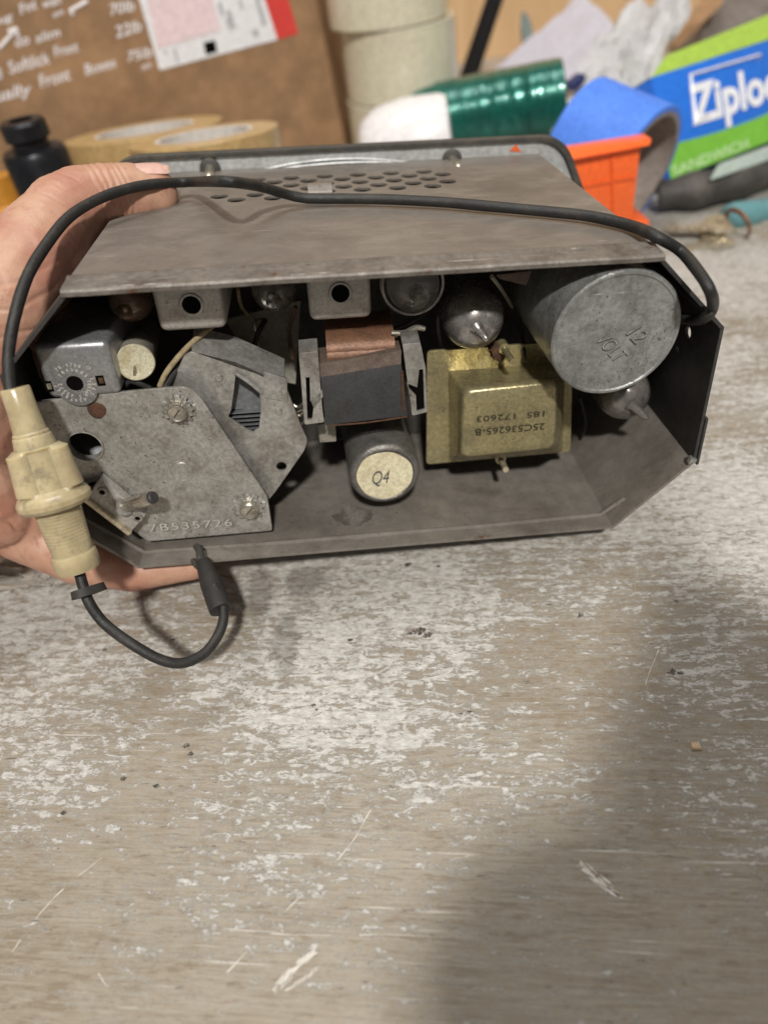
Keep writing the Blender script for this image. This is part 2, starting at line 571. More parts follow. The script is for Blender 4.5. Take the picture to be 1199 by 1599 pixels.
# ================================================================ SETTING
def bench_material():
    mt, n, l, b = new_mat('worn_painted_wood')
    ang = math.radians(10.5)
    vg = coords(n, l, (1, 1, 1), (0, 0, ang))

    def stretched(sx, sy, off=0):
        mp = n.new('ShaderNodeMapping')
        mp.inputs['Scale'].default_value = (sx, sy, 1)
        mp.inputs['Location'].default_value = (off, off * 0.7, 0)
        l.new(vg, mp.inputs[0])
        return mp.outputs[0]
    # beige worn paint, rubbed through to brown wood along the grain, with whiter flakes left standing
    g1 = nz(n, l, stretched(14, 160), 1, 6, 0.6)
    g2 = nz(n, l, stretched(45, 1000, 3), 1, 6, 0.65)
    patchy = nz(n, l, stretched(11, 14, 5), 1, 6, 0.62)
    wood = mixc(n, l, ramp(n, l, patchy, 0.36, 0.66), (0.322, 0.277, 0.215), (0.265, 0.221, 0.163))
    wood = mixc(n, l, mth(n, l, 'MULTIPLY', ramp(n, l, g1, 0.45, 0.7), 0.35), wood, (0.23, 0.19, 0.14))
    g4 = nz(n, l, stretched(70, 1250, 71), 1, 7, 0.7)
    wood = mixc(n, l, mth(n, l, 'MULTIPLY', ramp(n, l, g4, 0.50, 0.64), 0.55), wood, (0.175, 0.142, 0.103))
    wood = mixc(n, l, mth(n, l, 'MULTIPLY', ramp(n, l, g4, 0.48, 0.36), 0.35), wood, (0.42, 0.385, 0.33))
    sx = n.new('ShaderNodeSeparateXYZ')
    l.new(vg, sx.inputs[0])

    def along(y0, y1, v0, v1):         # wear differs from the front edge of the bench to the middle
        yb = n.new('ShaderNodeMapRange')
        yb.interpolation_type = 'SMOOTHSTEP'
        yb.inputs[1].default_value, yb.inputs[2].default_value = y0, y1
        yb.inputs[3].default_value, yb.inputs[4].default_value = v0, v1
        l.new(sx.outputs[1], yb.inputs[0])
        return yb.outputs[0]
    dens = nz(n, l, stretched(12, 15, 2), 1, 5, 0.6)
    dens2 = nz(n, l, stretched(15, 20, 31), 1, 5, 0.6)
    dd_ = lambda q, k: mth(n, l, 'MULTIPLY', mth(n, l, 'SUBTRACT', q, 0.5), k)
    b1 = nz(n, l, stretched(95, 560, 41), 1, 9, 0.72, 0.5)
    bsig = mth(n, l, 'ADD', mth(n, l, 'ADD', b1, dd_(dens2, 0.45)), along(0.03, 0.14, -0.055, 0.045))
    col = mixc(n, l, mth(n, l, 'MULTIPLY', ramp(n, l, bsig, 0.485, 0.565), 0.78), wood, mixc(n, l, g2, (0.26, 0.205, 0.14), (0.155, 0.115, 0.075)))
    f1 = nz(n, l, stretched(185, 390, 1), 1, 10, 0.76, 0.8)
    f2 = nz(n, l, stretched(480, 900, 9), 1, 8, 0.78, 0.4)
    f3 = nz(n, l, stretched(50, 330, 21), 1, 8, 0.7, 0.4)
    sig = mth(n, l, 'ADD', mth(n, l, 'MULTIPLY', f1, 0.46), mth(n, l, 'MULTIPLY', f3, 0.26))
    sig = mth(n, l, 'ADD', sig, mth(n, l, 'MULTIPLY', f2, 0.28))
    sig = mth(n, l, 'ADD', sig, dd_(dens, 0.30))
    sig = mth(n, l, 'ADD', sig, along(0.02, 0.16, -0.022, 0.058))
    fl = ramp(n, l, sig, 0.525, 0.56)
    wash = ramp(n, l, sig, 0.45, 0.56)
    paintc = mixc(n, l, ramp(n, l, nz(n, l, stretched(260, 520, 4), 1, 8, .78), .40, .62), (0.40, 0.385, 0.355), (0.66, 0.65, 0.63))
    col = mixc(n, l, mth(n, l, 'MULTIPLY', wash, 0.38), col, (0.44, 0.42, 0.385))
    col = mixc(n, l, mth(n, l, 'MULTIPLY', fl, 0.72), col, paintc)
    # grime in the grain and dark pits
    d1 = ramp(n, l, nz(n, l, stretched(120, 620, 7), 1, 9, 0.76), 0.585, 0.66)
    col = mixc(n, l, mth(n, l, 'MULTIPLY', d1, 0.75), col, (0.085, 0.068, 0.05))
    sp = ramp(n, l, nz(n, l, stretched(520, 640, 11), 1, 3, .6), 0.71, 0.75)
    col = mixc(n, l, mth(n, l, 'MULTIPLY', sp, 0.8), col, (0.055, 0.043, 0.033))
    st_ = ramp(n, l, nz(n, l, stretched(30, 40, 17), 1, 8, .72), 0.64, 0.74)
    col = mixc(n, l, mth(n, l, 'MULTIPLY', st_, 0.4), col, (0.12, 0.10, 0.08))
    # dark patches with ragged edges
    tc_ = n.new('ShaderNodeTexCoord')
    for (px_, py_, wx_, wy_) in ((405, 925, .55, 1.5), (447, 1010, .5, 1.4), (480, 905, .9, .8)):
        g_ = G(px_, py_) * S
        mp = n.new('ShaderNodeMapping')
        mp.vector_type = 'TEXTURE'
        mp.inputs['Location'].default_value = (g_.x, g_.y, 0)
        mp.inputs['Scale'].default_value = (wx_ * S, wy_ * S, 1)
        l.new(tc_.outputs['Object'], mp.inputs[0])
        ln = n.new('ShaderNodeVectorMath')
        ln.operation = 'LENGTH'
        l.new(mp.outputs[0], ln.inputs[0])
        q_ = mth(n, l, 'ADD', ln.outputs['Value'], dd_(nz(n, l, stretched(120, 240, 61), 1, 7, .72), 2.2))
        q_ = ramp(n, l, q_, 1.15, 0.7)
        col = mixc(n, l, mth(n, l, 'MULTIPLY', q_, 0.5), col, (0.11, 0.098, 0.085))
    # fine random scratches
    for i_, rt in enumerate((0.75, 1.25, 2.3, 0.2, 1.8)):
        mp = n.new('ShaderNodeMapping')
        mp.inputs['Rotation'].default_value = (0, 0, rt)
        mp.inputs['Scale'].default_value = (16, 700, 1)
        mp.inputs['Location'].default_value = (i_ * 3.1, i_ * 7.7, 0)
        l.new(vg, mp.inputs[0])
        q_ = ramp(n, l, nz(n, l, mp.outputs[0], 1, 2, .5), 0.69, 0.73)
        q_ = mth(n, l, 'MULTIPLY', q_, ramp(n, l, nz(n, l, stretched(24, 24, 50 + i_), 1, 2), 0.5, 0.62))
        col = mixc(n, l, mth(n, l, 'MULTIPLY', q_, 0.7), col, (0.58, 0.55, 0.50))
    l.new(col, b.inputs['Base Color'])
    rg = n.new('ShaderNodeMapRange')
    rg.inputs[3].default_value, rg.inputs[4].default_value = 0.52, 0.34
    l.new(fl, rg.inputs[0])
    l.new(rg.outputs[0], b.inputs['Roughness'])
    bp = n.new('ShaderNodeBump')
    bp.inputs['Strength'].default_value = 0.55
    bp.inputs['Distance'].default_value = 0.0007
    h = mth(n, l, 'ADD', mth(n, l, 'MULTIPLY', fl, 0.5), mth(n, l, 'MULTIPLY', g2, 0.5))
    h = mth(n, l, 'ADD', h, mth(n, l, 'MULTIPLY', f1, 0.6))
    l.new(h, bp.inputs['Height'])
    l.new(bp.outputs[0], b.inputs['Normal'])
    return mt


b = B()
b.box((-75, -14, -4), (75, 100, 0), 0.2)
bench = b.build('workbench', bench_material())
tag(bench, kind='structure')

# marks worn into the bench top
M_scr = plain('bare_scratch', (0.62, 0.58, 0.52), 0.5)
M_stain = worn('dark_stain', (0.05, 0.045, 0.042), (0.20, 0.175, 0.145), 0.6, 0, 900, (.45, .62))


def scratch(pts, wpx, mat=M_scr, name='scratch'):
    b = B()
    P = spline([G(*p) for p in pts], 9)
    for k in range(max(1, int(wpx / 2.2))):
        sh = (random.random() - .5) * wpx * .018
        i0 = random.randint(0, len(P) // 4) if k else 0
        i1 = len(P) - (random.randint(0, len(P) // 4) if k else 0)
        prev = None
        sd = random.random() * 50
        zz_ = .010 + .0022 * k
        for i in range(i0, i1):
            p = P[i]
            t = (P[min(i + 1, len(P) - 1)] - P[max(i - 1, 0)]).normalized()
            q = V((-t.y, t.x, 0))
            wd = .021 * max(0.0, .5 + 1.2 * mnoise.noise(V((i * .45, sd, 0)))) * (1.3 if wpx > 5 else .8)
            c = p + q * (sh + .02 * mnoise.noise(V((i * .6, sd, 9))))
            if wd < .004:
                prev = None
                continue
            row = [b.bm.verts.new(V((c.x - q.x * wd, c.y - q.y * wd, zz_))), b.bm.verts.new(V((c.x + q.x * wd, c.y + q.y * wd, zz_)))]
            if prev:
                b.bm.faces.new((prev[0], row[0], row[1], prev[1]))
            prev = row
    bmesh.ops.recalc_face_normals(b.bm, faces=b.bm.faces[:])
    for f in b.bm.faces:
        if f.normal.z < 0:
            f.normal_flip()
    return b.build(name, mat, bench, smooth=False)


for pts, wd in [(((580, 1265), (540, 1330), (470, 1400), (355, 1520)), 3), (((905, 1350), (925, 1370), (968, 1402)), 9),
                (((425, 1550), (455, 1515), (495, 1485)), 8), (((445, 1545), (480, 1525), (497, 1508)), 6), (((1028, 1015), (1010, 1060), (1000, 1100)), 3),
                (((160, 1340), (110, 1380), (70, 1420), (10, 1500)), 3), (((262, 1300), (265, 1285), (290, 1270)), 4),
                (((700, 1345), (720, 1340), (745, 1335)), 4), (((905, 1345), (930, 1368), (972, 1404)), 14), (((155, 1520), (165, 1535), (172, 1540)), 5),
                (((430, 1552), (462, 1520), (500, 1482)), 14), (((740, 1085), (730, 1120), (722, 1150)), 3), (((350, 1450), (450, 1460), (590, 1460)), 2)]:
    scratch(pts, wd)
for (px, py, r) in [(655, 986, 11), (668, 992, 9), (640, 990, 5), (906, 962, 6), (490, 1102, 4), (495, 1109, 3), (292, 1165, 6), (298, 1178, 5),
                    (193, 1217, 5), (245, 1228, 5), (100, 1270, 5), (1050, 1050, 7), (1062, 1052, 5), (637, 882, 8), (685, 885, 4), (733, 1112, 4),
                    (548, 1000, 5), (270, 1000, 5), (165, 1015, 5), (1055, 940, 4), (720, 1115, 3)]:
    b = B()
    c = G(px, py)
    rr = r * 0.017
    k = 26
    seed = random.random() * 100
    ring = [V((c.x + math.cos(2 * PI * i / k) * rr * (1.1 + 1.3 * mnoise.noise(V((i * 0.8, seed, 0)))), c.y + math.sin(2 * PI * i / k) * rr * (0.7 + 1.1 * mnoise.noise(V((i * 0.8, seed, 5)))), 0.014)) for i in range(k)]
    b.bm.faces.new([b.bm.verts.new(q) for q in ring])
    b.build('paint_spot', M_stain, bench, smooth=False)

M_chip = worn('wood_chip', (0.62, 0.48, 0.31), (0.5, 0.36, 0.22), 0.7, 0, 300)
b = B()
c = G(1087, 1167)
b.hexa([c + V((-.2, -.1, .02)), c + V((.12, -.16, .02)), c + V((.1, .1, .02)), c + V((-.15, .16, .02)),
        c + V((-.17, -.07, .14)), c + V((.1, -.1, .1)), c + V((.07, .08, .12)), c + V((-.1, .1, .16))], 0.02)
chip = b.build('wood_chip', M_chip)
tag(chip, 'small pale splinter of wood lying loose on the bare bench top', 'wood chip')


def ply_material():
    mt, n, l, b = new_mat('plywood')
    v1 = coords(n, l, (6, 6, 1.2))
    g = nz(n, l, v1, 3, 5, 0.6, 1.2)
    k = mixc(n, l, ramp(n, l, g, 0.3, 0.7), (0.70, 0.47, 0.26), (0.60, 0.385, 0.20))
    l.new(k, b.inputs['Base Color'])
    b.inputs['Roughness'].default_value = 0.6
    return mt


b = B()
b.box((-80, 100, -4), (80, 102, 70), 0)
wall = b.build('wall', ply_material())
tag(wall, kind='structure')

# ================================================================ RADIO
radio = thing('car_radio', 'old open-backed grey steel car radio held in a hand, its valves and transformers showing', 'car radio')
rm = RROT.to_4x4()
rm.translation = RX[0] * S
radio.matrix_world = rm

# --- case: octagonal tube of sheet steel, without the cover on top
TK = 0.11
prof = [(-WT, H3 - 0.13), (-WF, H2), (-WL, H1), (-WB, 0), (WB, 0), (WL, H1), (WF, H2), (WT, H3 - 0.13)]


def inset(p, t):
    out = []
    k = len(p)
    for i in range(k):
        a = V(p[max(i - 1, 0)])
        c = V(p[i])
        d = V(p[min(i + 1, k - 1)])
        d1 = (c - a).normalized() if i > 0 else (d - c).normalized()
        d2 = (d - c).normalized() if i < k - 1 else d1
        n1, n2 = V((-d1.y, d1.x)), V((-d2.y, d2.x))
        nn = (n1 + n2).normalized()
        out.append(tuple(c + nn * (t / max(nn.dot(n1), 0.4))))
    return out


def shell(name, pts, y0, y1, t, mat, close=True):
    b = B()
    ins = inset(pts, t)
    rings = []
    ring2 = list(pts) + list(reversed(ins))
    for y in (y0, y1):
        rings.append([V((x, y, z)) for x, z in ring2])
    b.loft(rings)
    return b.build(name, mat, radio, ang=20)


case = shell('case', prof[2:6], 0.0, DD, TK, M_inner)
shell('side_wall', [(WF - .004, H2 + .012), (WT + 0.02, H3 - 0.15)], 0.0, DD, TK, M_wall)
w0, w1 = V((WL, 0, H1 + .03)), V((WF, 0, H2))
wu = (w1 - w0)
wlen = wu.length
wu = wu.normalized()
wn = V((wu.z, 0, -wu.x))          # outward


def wallpt(px, py):
    q, c_ = RINV @ ray(px, py), loc(CC)
    p = c_ + q * ((w0 - c_).dot(wn) / q.dot(wn))
    return (p.y, (p - w0).dot(wu))


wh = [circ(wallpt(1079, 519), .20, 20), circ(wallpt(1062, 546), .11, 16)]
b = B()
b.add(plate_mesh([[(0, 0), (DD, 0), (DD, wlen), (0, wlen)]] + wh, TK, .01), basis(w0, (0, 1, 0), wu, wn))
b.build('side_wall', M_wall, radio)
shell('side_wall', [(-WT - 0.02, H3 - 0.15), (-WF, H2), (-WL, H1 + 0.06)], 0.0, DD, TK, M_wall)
# overlap seam on the right wall
b = B()
p0, p1 = F(1101, 612, 0), F(1086, 722, 0)
b.box((WL + 0.02, -0.05, H1 - 0.1), (WL + 0.11, DD - 1, H1 + 1.75), 0.02, mat3=Matrix.Rotation(math.atan2(WF - WL, H2 - H1) * 1.0, 3, 'Y'), org=V((WL, 0, H1)))
b.build('seam_strip', M_wall, case)
# bead pressed along the front of the floor and up the corners
b = B()
for q in ([(-WL + .35, H1 - .3), (-WB + .12, .13), (-WB + .6, .12), (-4, .115), (0, .115), (4, .115), (WB - 1.0, .115), (WB - .25, .125), (WB + .55, .82)],):
    b.tube([V((x, 0.62 if abs(x) < 7.5 else 0.7, z)) for x, z in q], 0.085, 8, 1)
b.build('floor_bead', M_inner, case)
c = T(552, 806, .115)
b = B()
ring = [V((c.x + math.cos(2 * PI * i / 28) * (.62 + .2 * mnoise.noise(V((i * .8, 4, 1)))) * (1 + .25 * math.cos(4 * PI * i / 28)), c.y + math.sin(2 * PI * i / 28) * (.62 + .25 * mnoise.noise(V((i * .9, 7, 3)))), TK + .004)) for i in range(28)]
b.bm.faces.new([b.bm.verts.new(q) for q in ring])
b.build('stain', worn('floor_stain', (0.10, 0.085, 0.07), (0.19, 0.172, 0.155), .7, 0, 150, (.45, .6), bump=.1), case, smooth=False)
# folded tab at the lower right corner
b = B()
c = F(1078, 722, 0)
b.hexa([c + V((-.12, -.1, -.02)), c + V((.15, -.1, .02)), c + V((.16, -.1, .17)), c + V((-.05, -.1, .2)),
        c + V((-.12, .15, -.02)), c + V((.15, .15, .02)), c + V((.16, .15, .17)), c + V((-.05, .15, .2))], 0.03)
b.build('corner_tab', M_bracket, case)

# --- top cover with punched holes
h0, h5 = T(403.3, 280.7), T(662.3, 268.3)
stepv = (h5 - h0) / 5
pit = (T(456.7, 289) - T(456, 277.7)) / 2
holes = []
for rw in range(6):
    for k in range(-1, 6):
        c = h0 + stepv * (k + (0.5 if rw % 2 else 0)) + V((0, pit.y * rw, 0))
        if rw in (0, 1, 2, 3) and k < 0:
            continue
        if rw == 4 and k > 5:
            continue
        if rw == 5 and k > 1:
            continue
        holes.append(circ((c.x, c.y), 0.325, 18))
outl = [(-WT, 0.0), (WT, 0.0), (WT, DD - 0.05), (-WT, DD - 0.05)]
b = B()
b.add(plate_mesh([outl] + holes, TK, 0.012), basis((0, 0, H3), (1, 0, 0), (0, 1, 0)))
cover = b.build('top_cover', M_case, radio)
# front lip and pressed step of the cover
b = B()
segx = 24
rings = []
for i in range(segx + 1):
    x = -WT - 0.01 + (2 * WT + 0.02) * i / segx
    wv = 0.015 * mnoise.noise(V((x * 0.6, 3, 1)))
    rings.append([V((x, y + wv, H3 + z + wv)) for y, z in ((1.05, 0.004), (0.92, 0.075), (0.78, 0.09), (0.66, 0.045), (0.20, 0.03), (0.0, 0.0), (-0.05, -0.06), (-0.05, -0.17), (0.03, -0.17), (0.05, -0.05), (0.8, -0.02))])
b.loft(rings)
b.build('front_lip', worn('lip_steel', (0.20, 0.178, 0.156), (0.12, 0.10, 0.084), 0.47, 0.25, 60, (0.40, 0.66), 0.9, bump=0.2, scratch=1.0, scol=(0.5, 0.48, 0.45), rust=0.42), cover)

# bezel at the far end, with its black rim
def oct_out(g, gt):
    return [(-WB - 0.3 * g, -g), (WB + 0.3 * g, -g), (WL + g, H1 - 0.2), (WF + g, H2 + 0.25), (WT + gt, H3 + g), (-WT - gt, H3 + g), (-WF - g, H2 + 0.25), (-WL - g, H1 - 0.2)]


tl, tr = F(196, 243, DD), F(852, 211, DD)
TOPZ = (tl.z + tr.z) / 2
GG = TOPZ - H3
xl, xr = F(183, 250, DD).x, F(878, 222, DD).x
xrr = F(985, 360, DD)
bz_out = [(-WB, 0.02), (WB, 0.02), (WL + 0.25, H1), (WF + 0.35, H2 - 0.3), (xr, TOPZ), (xl, TOPZ), (-WF - 0.35, H2 - 0.3), (-WL - 0.25, H1)]
bz_out = rnd(bz_out, 1.0, 6)
bz_in = [((x) * 0.975, (z - 4.5) * 0.968 + 4.5) for x, z in bz_out]
tri = fp([(796, 236), (806, 226), (814, 238)], DD - 0.12)
b = B()
b.add(plate_mesh([bz_in], 0.08), front(DD - 0.10))
bez = b.build('bezel', M_bezel, radio)
b = B()
b.add(plate_mesh([bz_out, bz_in], 0.45, 0.04), front(DD - 0.25))
b.build('bezel_rim', M_rim, bez)
b = B()
b.add(plate_mesh([tri], 0.03), front(DD - 0.13))
b.build('orange_glimpse', plain('glimpse_orange', (0.75, 0.13, 0.03), .5), bez, smooth=False)  # added triangle standing in for orange plastic seen through a gap
# pressed curve on the bezel plate
for sgn, hh in ((1, 0.62), (1, 0.34)):
    b = B()
    a0, a1 = F(385, 268, DD - 0.1), F(640, 250, DD - 0.1)
    b.tube([a0 + (a1 - a0) * t + V((0, 0, hh * 4 * t * (1 - t))) * 0.55 + V((0, -0.08, -0.1)) for t in [i / 10 for i in range(11)]], 0.055, 8, 2)
    b.build('bezel_ridge', M_bezel, bez)
for (px, py) in ((335, 270), (712, 256)):
    b = B()
    c = F(px - 6, py - 6, DD - 0.2)
    b.lathe(c, (0, -1, 0), [(0, 0.42), (0.06, 0.42), (0.1, 0.36)], 20)
    st = b.build('stud_washer', M_rim, bez)
    b = B()
    b.lathe(c + V((0, -0.08, 0)), (0.06, -1, -0.12), [(0, 0.2), (0.9, 0.2), (0.95, 0.24), (1.15, 0.24), (1.25, 0.17)], 18)
    b.build('stud', M_bright, bez)

# clip that holds the cable on the cover
c = T(503, 311, H3)
b = B()
b.box(c + V((-.5, -.28, .0)), c + V((.42, .32, .06)), .015)
b.tube([c + V((-.04, -.28, .03)), c + V((-.04, -.32, .28)), c + V((-.04, -.1, .50)), c + V((-.04, .25, .48)), c + V((-.04, .38, .3)), c + V((-.04, .42, .03))], 0.03, 6, 3)
for dx in (-.42, -.3, -.18, .02, .14, .26):
    pass
vs = []
path = spline([c + V((0, -.34, .03)), c + V((0, -.36, .30)), c + V((0, -.1, .50)), c + V((0, .25, .47)), c + V((0, .42, .25)), c + V((0, .45, .02))], 4)
rings = []
for p in path:
    rings.append([p + V((-.46, 0, 0)), p + V((.38, 0, 0)), p + V((.38, 0, 0)) + (c + V((.38, 0, .1)) - p - V((.38, 0, 0))).normalized() * .05, p + V((-.46, 0, 0)) + (c + V((-.46, 0, .1)) - p - V((-.46, 0, 0))).normalized() * .05])
b.loft(rings)
b.build('cable_clip', M_case, cover)

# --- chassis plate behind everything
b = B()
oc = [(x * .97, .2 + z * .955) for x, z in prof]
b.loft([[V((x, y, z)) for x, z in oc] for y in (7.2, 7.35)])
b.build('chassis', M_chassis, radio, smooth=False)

# ---------------------------------------------------------------- tuner plate
TD = 0.95
outl = fp([(46, 630), (140, 618), (268, 606), (288, 606), (303, 611), (315, 623), (418, 776), (426, 829), (232, 846), (127, 770), (60, 735)], TD)
hole1 = circ(xz(F(134, 697, TD)), px_size(26, 22.2), 28)
hole2 = circ(xz(F(148, 770, TD)), px_size(24, 23), 22)
b = B()
b.add(plate_mesh([rnd(outl, 0.12, 3), hole1], 0.12, 0.015), front(TD))
tp = b.build('tuner_plate', M_plate, radio)
# dark opening behind the trimmer
b = B()
b.add(plate_mesh([rnd(fp([(122, 772), (140, 754), (165, 752), (205, 800), (190, 824), (135, 786)], TD - .01), .15)], 0.01), front(TD - 0.012))
b.build('opening', M_black, tp)
# collar of the round hole
b = B()
c = F(134, 697, TD)
b.lathe(c, (0, 1, 0), [(-.05, px_size(28.5, 22.2)), (-.06, px_size(26, 22.2)), (0.25, px_size(25.5, 22.2)), (0.25, px_size(27.5, 22.2)), (.0, px_size(29.5, 22.2))], 32, False)
b.build('hole_collar', M_plate, tp)
b = B()
c2 = F(134, 712, TD + 1.2)
b.lathe(c2, (0, -.8, .75), [(-.2, .85), (0.0, .8), (.1, .6), (.12, .05)], 24)
b.build('pulley', M_grey, tp)
# pressed ring and rusty plug
b = B()
c = F(285, 736, TD)
b.torus(c + V((0, 0.0, 0)), (0, 1, 0), px_size(19, 22.5), 0.025, 36, 8)
b.lathe(c, (0, -1, 0), [(0.0, px_size(17, 22.5)), (.02, px_size(16, 22.5)), (.02, .02)], 30)
b.build('embossed_ring', M_plate, tp)
b = B()
c = F(152, 641, TD)
b.lathe(c, (0, -1, 0), [(0, px_size(14.5, 21.5)), (.03, px_size(14, 21.5)), (.06, px_size(9, 21.5)), (.03, .02)], 24, wob=lambda a, t: 1 + .05 * math.sin(3 * a))
b.build('rusty_plug', M_rust, tp)


def bolt(px, py, wx, wy, rp, dep):
    c = F(wx, wy, TD)
    b = B()
    R = px_size(rp * 1.62, dep)
    b.lathe(c, (0, -1, 0), [(0.0, R * .9), (.10, R * .95), (.13, R * .88), (.10, R * .6), (.10, .02)], 84, wob=lambda a, t: 1 + 0.13 * (1 if math.sin(14 * a) > 0 else -1) * (1 if t < .125 else .4))
    o = b.build('star_washer', M_bracket, tp, ang=25)
    b = B()
    c = F(px, py, TD - 0.28) + V((0, .22, 0))
    R = px_size(rp, dep)
    b.lathe(c, (0, -1, 0), [(-.02, R * .98), (.12, R * 1.02), (.22, R * .98), (.27, R * .84), (.24, R * .68), (.24, .02)], 30)
    bo = b.build('bolt', M_bright, tp)
    b = B()
    a = math.radians(50)
    b.box(c + V((-R * .55, -.252, -.018)), c + V((R * .55, -.24, .018)), 0, mat3=Matrix.Rotation(-a, 3, 'Y'), org=c)
    b.build('slot', M_stampd, bo)


bolt(277, 646, 280, 638, 16, 21.2)
bolt(390, 799, 389, 790, 15.5, 24)


def stamp(body, p, q, d, hpx, dep, mat, mat2, parent, name, bold=0.0, ext=0.012, off=0.02, shear=0, space=1.0, spanfit=True):
    """lettering along p->q (pixels) on the plane at depth d"""
    a, e = F(p[0], p[1], d), F(q[0], q[1], d)
    u = (e - a)
    me = text_mesh(body, 1.0, 0.0, bold, shear, spacing=space)
    wd = max(v.co.x for v in me.vertices)
    hh = px_size(hpx, dep) / 0.72
    sx = u.length / wd if spanfit else hh
    un = u.normalized()
    vn = V((0, 1, 0)).cross(un) * -1
    if vn.dot(V((0, 0, 1))) < 0 and un.x > 0:
        vn = -vn
    if un.x < -0.3:
        vn = V((-un.z, 0, un.x))
    out = None
    for mt, o in ((mat2, off), (mat, 0)):
        if mt is None:
            continue
        b = B()
        mm = basis(a + V((o, -ext * (1.0 if o == 0 else .5), -o)), un * sx, vn * hh, V((0, -1, 0)))
        b.add(me, mm)
        x = b.build(name, mt, parent, smooth=False)
        out = out or x
    return out


stamp('7B535726', (234, 830), (364, 821), TD, 15, 24, M_stamp, M_stampd, tp, 'stamped_number', 0.0, 0.02, 0.022, space=1.2)

# trimmer with a knurled shaft, tilted out of the plate
TR = 0.55
cs = [F(157, 749, TR), F(228, 806, TR), F(203, 834, TR - .1), F(134, 780, TR - .1)]
back = V((0.05, 0.32, 0.05))
b = B()
b.hexa(cs + [q + back for q in cs], 0.03)
tri_ = b.build('trimmer', M_can, tp)
b = B()
e0, e1 = F(136, 779, TR - .2), F(207, 834, TR - .25)
dn = (e1 - e0).normalized()
nn = V((0, 1, 0)).cross(dn).normalized()
if nn.z > 0:
    nn = -nn
b.hexa([e0, e1, e1 + nn * .2, e0 + nn * .2, e0 + V((0, .45, 0)), e1 + V((0, .45, 0)), e1 + nn * .2 + V((0, .45, 0)), e0 + nn * .2 + V((0, .45, 0))], 0.05, 3)
b.build('trimmer_edge', M_brass, tri_)
for (px, py) in ((161, 768), (216, 809)):
    b = B()
    c = F(px, py, TR - .05)
    b.lathe(c, (0, -1, 0), [(0, .17), (.05, .16), (.06, .10), (.02, .095), (.02, .01)], 20)
    o = b.build('eyelet', M_plate, tri_)
    b = B()
    b.lathe(c, (0, -1, 0), [(0.021, .085), (.03, .085), (.03, .01)], 16)
    b.build('eyelet_hole', M_black, tri_)
sa, sb = F(195, 790, TR - .05), F(240, 777, TR - 0.75)
ax = (sb - sa)
b = B()
b.lathe(sa, ax, [(-.05, .36), (.06, .34), (.09, .22)], 28)
b.build('shaft_collar', M_plate, tri_)
b = B()
Ls = ax.length
b.lathe(sa, ax, [(0, .22), (Ls * .36, .22), (Ls * .40, .24), (Ls * .9, .24), (Ls * .95, .21)], 48, wob=lambda a, t: 1 + (.035 * math.sin(16 * a) if t > Ls * .38 else 0))
sh = b.build('shaft', M_bright, tri_, ang=50)
b = B()
b.lathe(sa + ax * .955, ax, [(0, .20), (.10, .19), (.13, .15)], 20)
b.build('shaft_tip', M_wall, tri_)
# lug at the left
b = B()
b.box(F(126, 772, .5) + V((-.15, 0, -.12)), F(150, 768, .5) + V((0.0, .2, .12)), .04)
b.build('lug', M_rust, tri_)

# ---------------------------------------------------------------- tuner frame behind the plate
TF = 1.55
outl = fp([(240, 640), (268, 600), (288, 556), (300, 549), (330, 556), (368, 566), (412, 590), (446, 600), (458, 632), (472, 668), (481, 688), (476, 704), (430, 770), (410, 792), (330, 760)], TF)
win = fp([(369, 585), (374, 588), (406, 616), (408, 640), (405, 668), (396, 675), (385, 670), (357, 652), (362, 640), (366, 610)], TF)
b = B()
b.add(plate_mesh([rnd(outl, .1, 3), win, circ(xz(F(440, 729, TF)), px_size(8.5, 23), 20)], 0.1, 0.02), front(TF))
tf = b.build('tuner_frame', M_bracket, radio)
b = B()   # rolled flange above the window
b.tube([F(368, 583, TF - .08), F(388, 596, TF - .1), F(409, 613, TF - .08)], .07, 10, 4)
b.build('window_flange', M_bracket, tf)
# body and tuning block
b = B()
b.hexa([F(282, 566, 1.8), F(460, 606, 1.8), F(455, 700, 1.8), F(300, 690, 1.8), F(282, 566, 1.8) + V((0, 3, .2)), F(460, 606, 1.8) + V((0, 3, .2)), F(455, 700, 1.8) + V((0, 3, 0)), F(300, 690, 1.8) + V((0, 3, 0))], .05)
b.bm.free()
b = B()
b.hexa([F(360, 578, 2.2), F(418, 606, 2.2), F(412, 641, 2.0), F(352, 640, 2.0), F(360, 578, 2.2) + V((0, 2, 0)), F(418, 606, 2.2) + V((0, 2, 0)), F(412, 641, 2) + V((0, 2, 0)), F(352, 640, 2) + V((0, 2, 0))], .04)
b.build('tuning_block', M_grey, tf)
for i in range(5):
    b = B()
    y = 643 + i * 6.5
    b.box(F(352, y + 4, 1.8 + .05 * i), F(414, y, 1.8 + .05 * i) + V((0, 1.5, 0)), .015)
    b.build('lamination', M_grey, tf)
